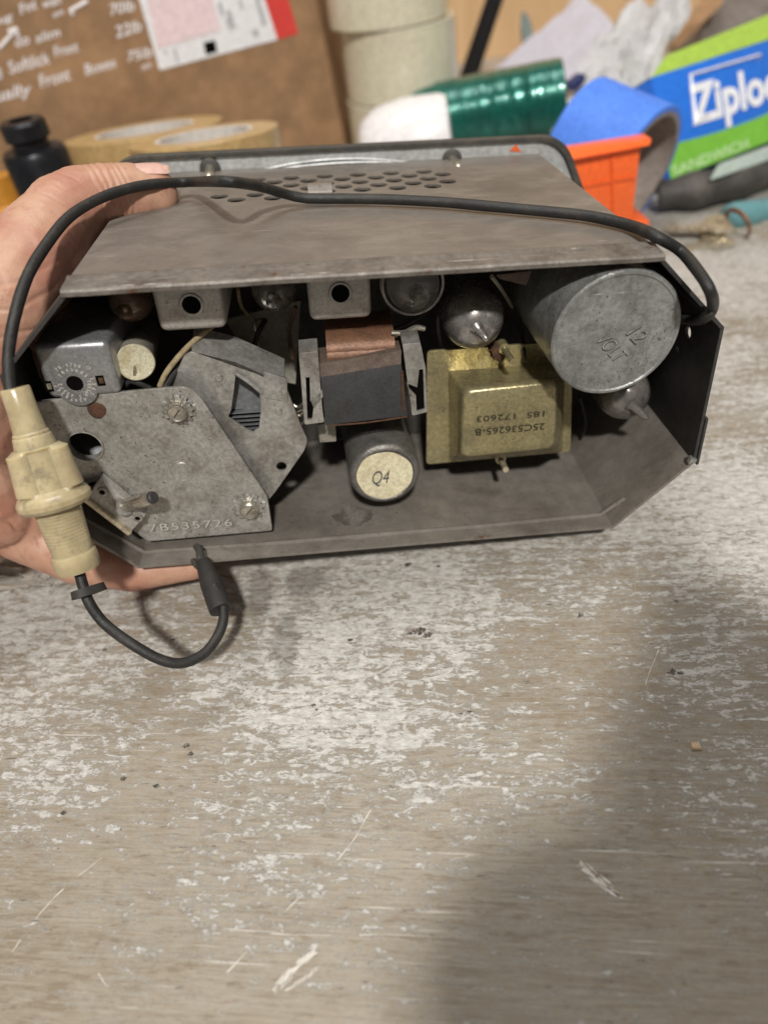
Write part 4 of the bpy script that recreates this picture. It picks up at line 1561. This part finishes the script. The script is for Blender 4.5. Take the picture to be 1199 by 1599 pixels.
b = B()
b.hexa([CM(0, 0, -.3), CM(7.2, 0, -.3), CM(7.2, -14.5, -.3), CM(0, -14.5, -.3), CM(0, 0, -1.1), CM(7.2, 0, -1.1), CM(7.2, -14.5, -1.1), CM(0, -14.5, -1.1)], .3, 4)
ph = b.build('shade_phone', M_paper)
tag(ph, 'unseen dark smartphone slab added above the bench to shade it', 'shade_phone')
rh = []
for i in range(4):
    y = -6.5 - 1.9 * i
    rh.append([(CM(8.2, y - 1.5, -.2), 1.0), (CM(5.0, y - .6, .55), .8), (CM(2.6, y - .2, .6), .72), (CM(1.0, y, .5), .65)])
rh.append([(CM(8.6, -13, -1.5), 1.3), (CM(7.6, -8.5, -2.0), 1.0), (CM(5.4, -5.7, -1.9), .85)])
rh.append([(CM(8.2, -8, -.2), 1.1), (CM(8.6, -13.5, -.6), 1.6), (CM(9.5, -18.5, -2), 2.4), (CM(15, -28, -7), 3.2), (CM(22, -40, -14), 4.0)])
rh.append([(CM(1.2, -7.5, -.5), .8), (CM(-.7, -10.2, -.6), 1.05), (CM(-.9, -12.4, -.5), 1.1), (CM(1.5, -14.5, -.4), 1.2)])
shade_hand = flesh(rh, 'person', M_skin, 0.12, 6)
tag(shade_hand, 'unseen right hand and forearm added above the bench to shade it', 'person')

#@@BACKGROUND
# ================================================================ THINGS BEHIND
M_kraft = worn('kraft_card', (0.37, 0.222, 0.118), (0.325, 0.192, 0.099), 0.7, 0, 6, (0.35, 0.7), bump=0.05)
M_white = plain('white_paper', (0.80, 0.80, 0.83), 0.6)
M_pink = plain('pink_paper', (0.80, 0.64, 0.67), 0.6)
M_red = plain('red_paper', (0.66, 0.055, 0.045), 0.5)
M_greyp = plain('grey_print', (0.45, 0.46, 0.48), 0.6)
M_chalk = plain('white_marker', (0.85, 0.82, 0.84), 0.5)
M_tan = worn('brown_tape', (0.50, 0.34, 0.15), (0.44, 0.29, 0.12), 0.35, 0, 40, bump=0.03)
M_pale = plain('pale_core', (0.60, 0.56, 0.52), 0.6)
M_socket = worn('black_oxide', (0.022, 0.023, 0.028), (0.03, 0.03, 0.035), 0.3, 0.6, 60, bump=0.05)
M_orange = plain('orange_plastic', (0.95, 0.15, 0.03), 0.32)
M_amber = plain('amber_plastic', (0.50, 0.22, 0.03), 0.35)
M_cream = plain('clear_tape', (0.84, 0.785, 0.60), 0.14, 0, 0.25, coat=0.6)
M_film = worn('green_film', (0.006, 0.15, 0.115), (0.005, 0.11, 0.085), 0.22, 0.45, 30, bump=0.25, fine=160, coat=0.6)
M_ltgreen = plain('pale_film', (0.55, 0.60, 0.53), 0.3)
M_plast = plain('white_plastic', (0.80, 0.78, 0.79), 0.25, coat=0.3)
M_blue = worn('blue_tape', (0.085, 0.25, 0.86), (0.075, 0.22, 0.80), 0.65, 0, 80, bump=0.1)
M_bluedk = plain('blue_print', (0.02, 0.16, 0.66), 0.3, coat=0.4)
M_navy = plain('navy', (0.02, 0.03, 0.12), 0.5)
M_lime = plain('lime_print', (0.42, 0.62, 0.09), 0.35, coat=0.3)
M_green = plain('green_print', (0.19, 0.48, 0.05), 0.35, coat=0.3)
M_core = worn('grey_core', (0.30, 0.26, 0.235), (0.22, 0.19, 0.17), 0.8, 0, 60)
M_tooldk = worn('dark_leather', (0.055, 0.05, 0.047), (0.11, 0.095, 0.085), 0.6, 0, 40, bump=0.3)
M_teal = plain('teal_plastic', (0.12, 0.27, 0.29), 0.35)
M_palegrn = plain('pale_green_plastic', (0.36, 0.42, 0.38), 0.3)
M_key = worn('key_nickel', (0.72, 0.66, 0.54), (0.5, 0.42, 0.28), 0.25, 0.8, 150)
M_keybr = worn('key_ring_rust', (0.30, 0.14, 0.07), (0.2, 0.1, 0.05), 0.5, 0.6, 150)
M_greybox = worn('grey_card', (0.20, 0.175, 0.16), (0.16, 0.135, 0.12), 0.7, 0, 25)
M_slate = plain('slate_plastic', (0.13, 0.17, 0.17), 0.5)
M_conduit = plain('black_plastic', (0.018, 0.018, 0.019), 0.4)


def on(body, p, q, hpx, P0, n, mat, name, parent, bold=0.0, shear=0.0, lift=0.04, ext=0.0, fit=True):
    """lettering on the plane (P0, n) along the pixel line p->q"""
    n = V(n).normalized()
    a, e = HIT(p[0], p[1], P0, n), HIT(q[0], q[1], P0, n)
    u = (e - a)
    me = text_mesh(body, 1.0, ext, bold, shear)
    wd = max(v.co.x for v in me.vertices)
    un = u.normalized()
    vn = n.cross(un)
    dep = (a - CC).dot(CF)
    b = B()
    b.add(me, basis(a + n * lift, un * (u.length / wd), vn * (px_size(hpx, dep) / .72), n))
    return b.build(name, mat, parent, smooth=False)


def sheet(pts, P0, n, mat, name, parent, lift=0.03, th=0.02):
    n = V(n).normalized()
    q = [HIT(a, c, P0, n) + n * lift for a, c in pts]
    b = B()
    b.poly(q, -th, n)
    return b.build(name, mat, parent, smooth=False)


def prism(pts, vec, bev=0.0):
    b = B()
    b.hexa(list(pts) + [p + vec for p in pts], bev)
    return b


# --- carton with white marker notes and a shipping label
ya = math.radians(16)
d1 = V((math.cos(ya), math.sin(ya), 0))
nb_ = V((math.sin(ya), -math.cos(ya), 0))
cr_ = G(546, 255)
cr_.z = 0.05
hh = V((-.065, 0.01, 1)).normalized() * 40
b = prism([cr_ - d1 * 52, cr_, cr_ + hh, cr_ - d1 * 52 + hh], -nb_ * 9 + d1 * 4.6, 0.15)
carton = b.build('cardboard_box', M_kraft)
tag(carton, 'large brown cardboard box with white marker notes and a shipping label, behind the radio', 'cardboard box')
nb2 = (hh.cross(d1)).normalized() * 1
if nb2.dot(CC - cr_) < 0:
    nb2 = -nb2
lab = sheet([(213, -18), (250, 110), (434, 62), (408, -18)], cr_, nb2, M_white, 'shipping_label', carton, .05)
sheet([(408, -18), (433.5, 62), (466, 53), (446, -18)], cr_, nb2, M_red, 'red_label_end', carton, .05)
sheet([(226, -18), (247, 76), (345, 48), (328, -18)], cr_, nb2, M_pink, 'pink_slip', lab, .08)
sheet([(318, 67), (322, 86), (340, 81), (336, 63)], cr_, nb2, M_black, 'black_square', lab, .08)
for q in ([(340, 5), (346, 26), (351, 24), (345, 3)], [(353, 18), (357, 30), (364, 28), (360, 16)], [(352, 30), (358, 46), (369, 43), (363, 27)], [(398, -5), (410, 40), (416, 38), (404, -5)],
          [(393, 48), (396, 58), (406, 55), (402, 45)], [(255, 80), (258, 86), (263, 84), (260, 78)], [(270, 78), (277, 98), (281, 97), (275, 76)], [(372, 0), (376, 16), (380, 15), (377, 0)]):
    sheet(q, cr_, nb2, M_greyp, 'grey_print', lab, .08)
for body, p, q, h in (('rug', (-12, 42), (24, 30), 10), ('Fnt', (33, 24), (62, 12), 13), ('wsh', (68, 14), (98, 6), 12), ('on', (84, 29), (102, 22), 9), ('do', (25, 75), (49, 68), 14), ('slim', (57, 68), (97, 56), 12),
                      ('8', (-4, 125), (8, 122), 15), ('Softlick', (16, 116), (82, 98), 16), ('Front', (86, 90), (126, 80), 14), ('ually', (-8, 160), (54, 146), 16), ('Front', (64, 138), (114, 124), 17),
                      ('Boxes', (134, 118), (184, 104), 14), ('70lb', (172, 25), (213, 16), 14), ('22lb', (182, 60), (224, 48), 15), ('75lb', (199, 97), (240, 88), 13), ('so', (222, 110), (238, 105), 9)):
    on(body, p, q, h, cr_, nb2, M_chalk, 'marker_note', carton, .01, .3, .03)
for p, q in (((0, 76), (27, 46)), ((14, 50), (28, 45)), ((27, 45), (29, 58)), ((110, 18), (138, 2)), ((110, 18), (116, 24))):
    a, e = HIT(*p, cr_, nb2) + nb2 * .03, HIT(*q, cr_, nb2) + nb2 * .03
    b = B()
    b.tube([a, (a + e) / 2, e], .12, 6, 1)
    b.build('marker_stroke', M_chalk, carton)


# --- rolls of brown tape lying flat
def tape_roll(name, c, R, ri, h, mat, core, label, cat, group=None, axis=(0, 0, 1), parts=True):
    c, axis = V(c), V(axis).normalized()
    t = thing(name, label, cat, group, c)
    z = V((0, 0, 0))
    h = h
    b = B()
    b.lathe(z, axis, [(0.0, ri + .25), (0.0, R - .05), (.05, R), (h - .05, R), (h, R - .05), (h, ri + .25)], 64, False)
    b.build('tape', mat, t)
    b = B()
    b.lathe(z, axis, [(0.0, ri), (-.02, ri + .25), (h + .02, ri + .25), (h + .0, ri), (h * .5, ri - .01), (0, ri)], 64, False)
    b.build('core', core, t)
    return t


ny_ = V((0, -1, 0))
c = HIT(314, 206, (0, 47, 0), ny_)
tr1 = tape_roll('tape_roll', (c.x, c.y - .8, -.3), 4.5, 2.7, c.z + .1, M_tan, M_pale, 'roll of brown packing tape lying flat, the one nearer the radio', 'tape roll', 'rolls of brown tape by the carton', (0.01, 0.13, 1))
c = HIT(222, 199, (0, 57, 0), ny_)
tr2 = tape_roll('tape_roll', (c.x, c.y - .6, -.4), 5.6, 3.3, c.z + .2, M_tan, M_pale, 'roll of brown packing tape lying flat, half hidden behind another roll beside the black socket', 'tape roll', 'rolls of brown tape by the carton', (0.01, 0.13, 1))

# --- black impact socket adapter
c = HIT(66, 285, (0, 47, 0), ny_)
zt_s, zm_s = HIT(45, 186, (0, 47, 0), ny_).z, HIT(55, 232, (0, 47, 0), ny_).z
c = V((HIT(52, 232, (0, 47, 0), ny_).x, 47, 0))
sk = thing('impact_socket', 'black impact socket standing on end at the left behind the thumb', 'socket', None, c)
b = B()
b.lathe((0, 0, 0), (0, 0, 1), [(0, 1.75), (.1, 1.85), (zm_s - .3, 1.85), (zm_s, 1.7), (zm_s + .1, 1.2)], 40)
b.build('body', M_socket, sk)
b = B()
hs_ = zt_s - zm_s
b.lathe((0, 0, zm_s), (0, 0, 1), [(0, 1.05), (hs_ * .3, 1.05), (hs_ * .4, 1.3), (hs_ * .9, 1.3), (hs_, 1.15), (hs_, .7), (hs_ * .5, .65)], 40)
b.build('drive_end', M_socket, sk)
c = V((HIT(-22, 250, (0, 49, 0), ny_).x, 49, 0))
b = B()
b.lathe(c, (0, 0, 1), [(0, 2.0), (.2, 2.2), (5.5, 2.2), (6.5, 1.2), (8, 1.0)], 32)
am = b.build('bottle', M_amber)
tag(am, 'amber orange plastic bottle cut off by the frame beside the black socket', 'bottle')

# --- stack of clear tape rolls
base = G(643, 258)
lean = V((.03, 0.0, 1)).normalized()
for i, lb_ in enumerate(('roll of clear packing tape at the bottom of the cream stack', 'roll of clear packing tape in the middle of the cream stack', 'roll of clear packing tape on top of the cream stack, cut by the frame')):
    o_ = (0, .25, -.1)[i]
    tape_roll('tape_roll', base + V((o_ - .25 * i, 2.5, 5.15 * i + .02)), 4.75 - .1 * (i == 1), 3.6, 5.05, M_cream, M_white, lb_, 'tape roll', 'clear tape rolls stacked behind the radio')

# --- green stretch film roll and the white plastic round its end
d_ = 57
ga, gb_ = cam(650, 196, d_ + 1), cam(878, 152, d_ - 1)
R = 2.75
gr = thing('film_roll', 'shiny green stretch film roll lying behind the radio', 'film roll', None, ga)
b = B()
axg = gb_ - ga
b.lathe((0, 0, 0), axg, [(0, R * .9), (.1, R)] + [(axg.length * i / 170, R * (1 + .012 * random.uniform(-1, 1) + .02 * mnoise.noise(V((i * .11, 0, 2))))) for i in range(1, 170)] + [(axg.length, R * .98), (axg.length, 1.6)], 56)
b.build('film', M_film, gr, ang=60)
b = B()
b.lathe(axg * .995, axg, [(0, 1.6), (.25, 1.6), (.25, 1.35), (-.6, 1.3)], 32)
b.build('core', M_core, gr)


def crumple(name, px_pts, mat, amp, freq, nx, ny, seed, label, cat, thick=.03, at=None):
    """sheet over four corner points with folds; px_pts = 4 world points round"""
    p00, p10, p11, p01 = [V(p) for p in px_pts]
    n = (p10 - p00).cross(p01 - p00).normalized()
    b = B()
    g = []
    for i in range(nx + 1):
        row = []
        for j in range(ny + 1):
            u, v = i / nx, j / ny
            p = p00 * (1 - u) * (1 - v) + p10 * u * (1 - v) + p11 * u * v + p01 * (1 - u) * v
            q = V((u * freq + seed, v * freq, seed * 1.7))
            h = abs(mnoise.noise(q)) * 1.2 + .5 * abs(mnoise.noise(q * 2.3)) + .25 * mnoise.noise(q * 5)
            e = V((mnoise.noise(q * 1.5 + V((9, 0, 0))), mnoise.noise(q * 1.5 + V((0, 9, 0))), mnoise.noise(q * 1.5 + V((0, 0, 9)))))
            row.append(b.bm.verts.new(p + n * h * amp + e * amp * .5))
        g.append(row)
    for i in range(nx):
        for j in range(ny):
            b.bm.faces.new((g[i][j], g[i + 1][j], g[i + 1][j + 1], g[i][j + 1]))
    bmesh.ops.solidify(b.bm, geom=b.bm.faces[:], thickness=thick)
    o = b.build(name, mat, None, ang=28)
    tag(o, label, cat)
    return o


# white plastic cup-like wrap in front of the film roll
wa, wb_ = cam(566, 243, 54), cam(706, 216, 53)
b = B()
axw = wb_ - wa
b.lathe(wa, axw, [(0, .8), (.05, 1.7), (.4, 2.3), (1.6, 2.95), (3.6, 3.25), (axw.length - .6, 3.15), (axw.length - .15, 2.95), (axw.length, 2.4), (axw.length - .1, .3)], 48,
        wob=lambda a, t: 1 + .035 * mnoise.noise(V((math.cos(a) * 2, math.sin(a) * 2, t * .7))))
wp = b.build('plastic_wrap', M_plast, None)
tag(wp, 'white plastic wrapped roll lying in front of the green film roll', 'wrapped roll')

# --- black corrugated conduit leaning on the wall
b = B()
ca_, cb_ = cam(722, 150, 69), cam(784, -35, 70)
dirc = (cb_ - ca_)
n_ = 60
prof_ = []
for i in range(n_):
    t = dirc.length * i / n_
    prof_ += [(t, .72), (t + dirc.length / n_ * .5, .86)]
b.lathe(ca_, dirc, prof_, 20)
cn = b.build('conduit', M_conduit, None, ang=60)
tag(cn, 'black corrugated conduit running up the plywood wall', 'conduit')
b = B()
a_, e_ = cam(826, 72, 70), cam(817, 22, 70.5)
b.lathe(a_, e_ - a_, [(-4, .75), (0, .75), ((e_ - a_).length * .6, .7), ((e_ - a_).length, .3)], 4)
sl = b.build('scraper_blade', M_slate)
tag(sl, 'small slate grey blade sticking up behind the white papers', 'blade')

# --- white papers and bag
crumple('paper_sheet', [cam(752, 132, 68), cam(890, 150, 62), cam(962, 42, 66), cam(905, -4, 70)], plain('lilac_paper', (0.82, 0.81, 0.90), 0.6), .55, 2.0, 22, 22, 3.3, 'pale lilac white paper sheet propped against the plywood wall', 'paper')
crumple('plastic_bag', [cam(868, 222, 56), cam(1012, 158, 54), cam(1090, -20, 60), cam(925, 62, 62)], plain('white_bag', (0.86, 0.86, 0.88), 0.35), 2.0, 3.0, 44, 44, 8.1, 'crumpled white plastic bag behind the blue tape roll', 'bag')
b = B()
b.lathe(cam(893, 128, 58), (.2, -1, .1), [(0, .2), (.1, .55), (.9, .6), (1.0, .4)], 20, wob=lambda a, t: 1 + .35 * math.cos(2 * a + .6))
nv = b.build('marker_pen', M_navy)
tag(nv, 'small navy blue pen end between the green film roll and white bag', 'pen')

# --- blue masking tape roll
nr = cam(1003, 272, 44.3)
axb = (CR * -.77 + CU * .64) * .916 + CF * .40
tape_roll('tape_roll', nr, 3.95, 3.35, 5.0, M_blue, M_core, 'bright blue masking tape roll standing on its edge beside the orange plastic', 'tape roll', None, axb)

# --- orange plastic bracket with flanges
ob = thing('plastic_spool', 'orange plastic spool with ribbed sides and flanges in front of the blue tape', 'spool', None, G(950, 365))
oo = G(950, 365)
f0, f1 = cam(868, 378, 43.2), cam(985, 368, 44.0)
t0, t1 = cam(862, 245, 39.4), cam(1001, 228, 40.2)
bk_ = (f1 - f0).cross(t0 - f0).normalized()
if bk_.dot(CF) < 0:
    bk_ = -bk_
rel = lambda p: p - oo
b = prism([rel(f0), rel(f1), rel(t1), rel(t0)], bk_ * 1.0, .1)
b.build('body', M_orange, ob)
b = prism([rel(cam(835, 262, 39.0)), rel(cam(1016, 228, 39.8)), rel(cam(1019, 217, 40.0)), rel(cam(835, 246, 39.0))], bk_ * 1.0, .12)
b.build('flange', M_orange, ob)
b = prism([rel(cam(930, 366, 43.3)), rel(cam(1014, 354, 43.6)), rel(cam(1014, 344, 43.4)), rel(cam(930, 352, 43.1))], bk_ * 2, .08)
b.build('flange', M_orange, ob)
for (a_, e_, hw) in (((905, 292), (992, 276), 2), ((957, 246), (958, 352), 2)):
    n_ = -bk_
    A_, E_ = HIT(*a_, f0, bk_), HIT(*e_, f0, bk_)
    t_ = (E_ - A_).normalized()
    s_ = t_.cross(n_) * hw * .04
    b = prism([rel(A_ - s_), rel(E_ - s_), rel(E_ + s_), rel(A_ + s_)], n_ * .05, .015)
    b.build('rib', M_orange, ob)

# --- carton of sandwich bags, tipped on its side
P0 = cam(1047, 282, 48.5)
PU = cam(1017, 121, 47.0)
PR = cam(1199, 222, 52.0)
ur, uu = (PR - P0).normalized(), (PU - P0)
nz_ = ur.cross(uu).normalized()
if nz_.dot(CC - P0) < 0:
    nz_ = -nz_
uu = nz_.cross(ur).normalized() * uu.length if nz_.cross(ur).dot(uu) > 0 else -nz_.cross(ur).normalized() * uu.length
uu = (PU - P0)
Lb = 17.0
b = prism([P0, P0 + ur * Lb, P0 + ur * Lb + uu, P0 + uu], -nz_ * 4.2, .06)
zb_ = b.build('sandwich_bag_box', M_bluedk)
tag(zb_, 'blue and green sandwich bag box with big white lettering, tipped beside the blue tape', 'box')


def fpt(u, v, lift=0.03):
    return P0 + ur * u + uu * v + nz_ * lift


Hh = uu.length
b = B()   # green lower band with a curved upper edge
low_ = [fpt(0, 0), fpt(Lb, 0)] + [fpt(Lb * (1 - i / 12), .34 - .06 * math.sin(PI * (1 - i / 12)) * 1.2 + .02 * (1 - i / 12)) for i in range(13)]
b.poly(low_, -.02, nz_)
b.build('green_band', M_green, zb_, smooth=False)
b = B()
q = [P0 + uu + nz_ * .0 + uu.normalized() * .02, P0 + ur * Lb + uu + uu.normalized() * .02]
b.poly([q[0], q[1], q[1] - nz_ * 4.2, q[0] - nz_ * 4.2], .03, uu)
b.build('lime_edge', M_lime, zb_, smooth=False)
lf_ = [HIT(px, py, P0, nz_) for px, py in ((1016, 123), (1215, 56), (1222, 14), (1041, 87))]
b = B()
b.poly([p - nz_ * .02 for p in lf_], -.08, nz_)
b.build('lime_flap', M_lime, zb_, smooth=False)
on('Ziploc', (1083, 194), (1218, 152), 55, P0, nz_, M_white, 'lettering', zb_, .035, .12, .06)
on('SANDWICH', (1050, 276), (1168, 231), 15, P0, nz_, plain('pale_green_ink', (0.55, 0.75, 0.42), .4), 'lettering', zb_, .01, 0, .06)
b = B()
fr_ = [HIT(px, py, P0, nz_) + nz_ * .05 for px, py in ((1084, 192), (1076, 118), (1186, 86), (1183, 95))]
b.tube(fr_, .09, 6, 1)
b.build('logo_frame', M_plast, zb_)
b = B()
fr_ = [HIT(px, py, P0, nz_) + nz_ * .05 for px, py in ((1077, 118), (1086, 193), (1104, 180))]
b.tube(fr_, .11, 6, 1)
b.build('logo_frame', M_plast, zb_)

# --- grey-brown carton behind it with a torn flap
gbx = [cam(1085, 95, 62), cam(1240, 40, 64), cam(1240, -60, 68), cam(1120, -40, 68)]
b = prism(gbx, CF * 10, .1)
gx = b.build('cardboard_box', M_greybox)
tag(gx, 'dull grey brown open carton behind the sandwich bag box', 'cardboard box')
b = B()
b.poly([cam(1040, 82, 61), cam(1062, 72, 60.5), cam(1128, 6, 62), cam(1130, -30, 64), cam(1105, -20, 64)], .15, CF)
b.build('flap', M_kraft, gx)

# --- dark sheath, pale green strip, keys and teal handle on the bench
b = B()
pts = [cam(1028, 306, 47.5), cam(1050, 302, 47.2), cam(1100, 296, 47.2), cam(1150, 282, 47.6), cam(1210, 266, 48.2)]
b.tube(pts, lambda t: .75 + 1.1 * t * (1 - t) + .3 * t + .12 * math.sin(19 * t), 14, 6)
dk = b.build('tool_sheath', M_tooldk)
tag(dk, 'dark worn leather sheath lying under the blue sandwich bag box', 'sheath')
b = B()
b.hexa([cam(1106, 284, 45.4), cam(1215, 246, 47), cam(1215, 222, 47.2), cam(1120, 258, 45.8), cam(1108, 280, 46), cam(1215, 246, 48), cam(1215, 222, 48), cam(1122, 256, 46.4)], .12)
pg = b.build('plastic_strip', M_palegrn)
tag(pg, 'pale grey green plastic strip lying across the dark sheath', 'strip')
b = B()
ta, te = cam(1145, 338, 45.2), cam(1215, 330, 46)
b.lathe(ta, te - ta, [(-.7, .45), (-.5, .72), (0, .86), (1.6, .86), (1.8, .7), (2.1, .7), (2.3, .88), (5, .9)], 28)
th_ = b.build('screwdriver', M_teal)
tag(th_, 'teal green plastic screwdriver grip lying beside the keys', 'screwdriver')


def key(name, p, q, w_, label, mat):
    p, q = V(p), V(q)
    t = (q - p).normalized()
    up = V((0, 0, 1))
    s = up.cross(t).normalized()
    up = t.cross(s)
    k = thing(name, label, 'key', 'keys on the ring', p)
    L_ = (q - p).length
    sh_ = [(0, .9), (.3, .95), (1.1 * 1, .85), (1.5, .35), (1.7, .33)] + [(1.7 + (L_ - 1.7) * i / 8, .33 - .12 * (i % 2)) for i in range(1, 8)] + [(L_, .08)]
    o2 = [(a, w_ * c_) for a, c_ in sh_] + [(a, -w_ * min(c_, .36) if a > 1.4 else -w_ * c_) for a, c_ in reversed(sh_)]
    me = plate_mesh([o2, circ((.55, 0), .25, 12)], .22, .03)
    b = B()
    b.add(me, basis(up * .12, t, s, up))
    b.build('blade', mat, k)
    return k


kc = G(1140, 372)
key('key', kc + V((-.2, .3, .3)), G(1036, 368) + V((0, 0, .5)), 1.2, 'upper key of the bunch, longest and pointing left toward the radio', M_key)
key('key', kc + V((-.3, 0, 1.0)), G(1052, 380) + V((0, 0, .9)), 1.2, 'pale nickel key lying between two others beside the cable', M_key)
key('key', kc + V((-.5, -.4, .2)), G(1060, 394) + V((0, 0, .1)), 1.1, 'lowest brass coloured key of the bunch, nearest the cable', M_key)
b = B()
b.torus(kc + V((.35, .2, .75)), (1, .35, .35), 1.0, .09, 32, 8)
b.torus(kc + V((.45, .25, .72)), (1, .3, .5), .95, .09, 32, 8)
kr = b.build('key_ring', M_keybr)
tag(kr, 'rusty brown split ring holding the keys on the bench', 'key ring')

# --- clear crumpled plastic on the bench under the hand
crumple('plastic_sheet', [G(-60, 880) + V((0, 0, .2)), G(-20, 930) + V((0, 0, .1)), G(150, 915) + V((0, 0, .06)), G(110, 885) + V((0, 0, .1))], plain('clear_plastic', (0.75, 0.72, 0.66), .2, 0, .6), .35, 3.5, 26, 26, 5.2,
        'crumpled clear plastic sheet on the bench below the hand', 'plastic sheet', .02)
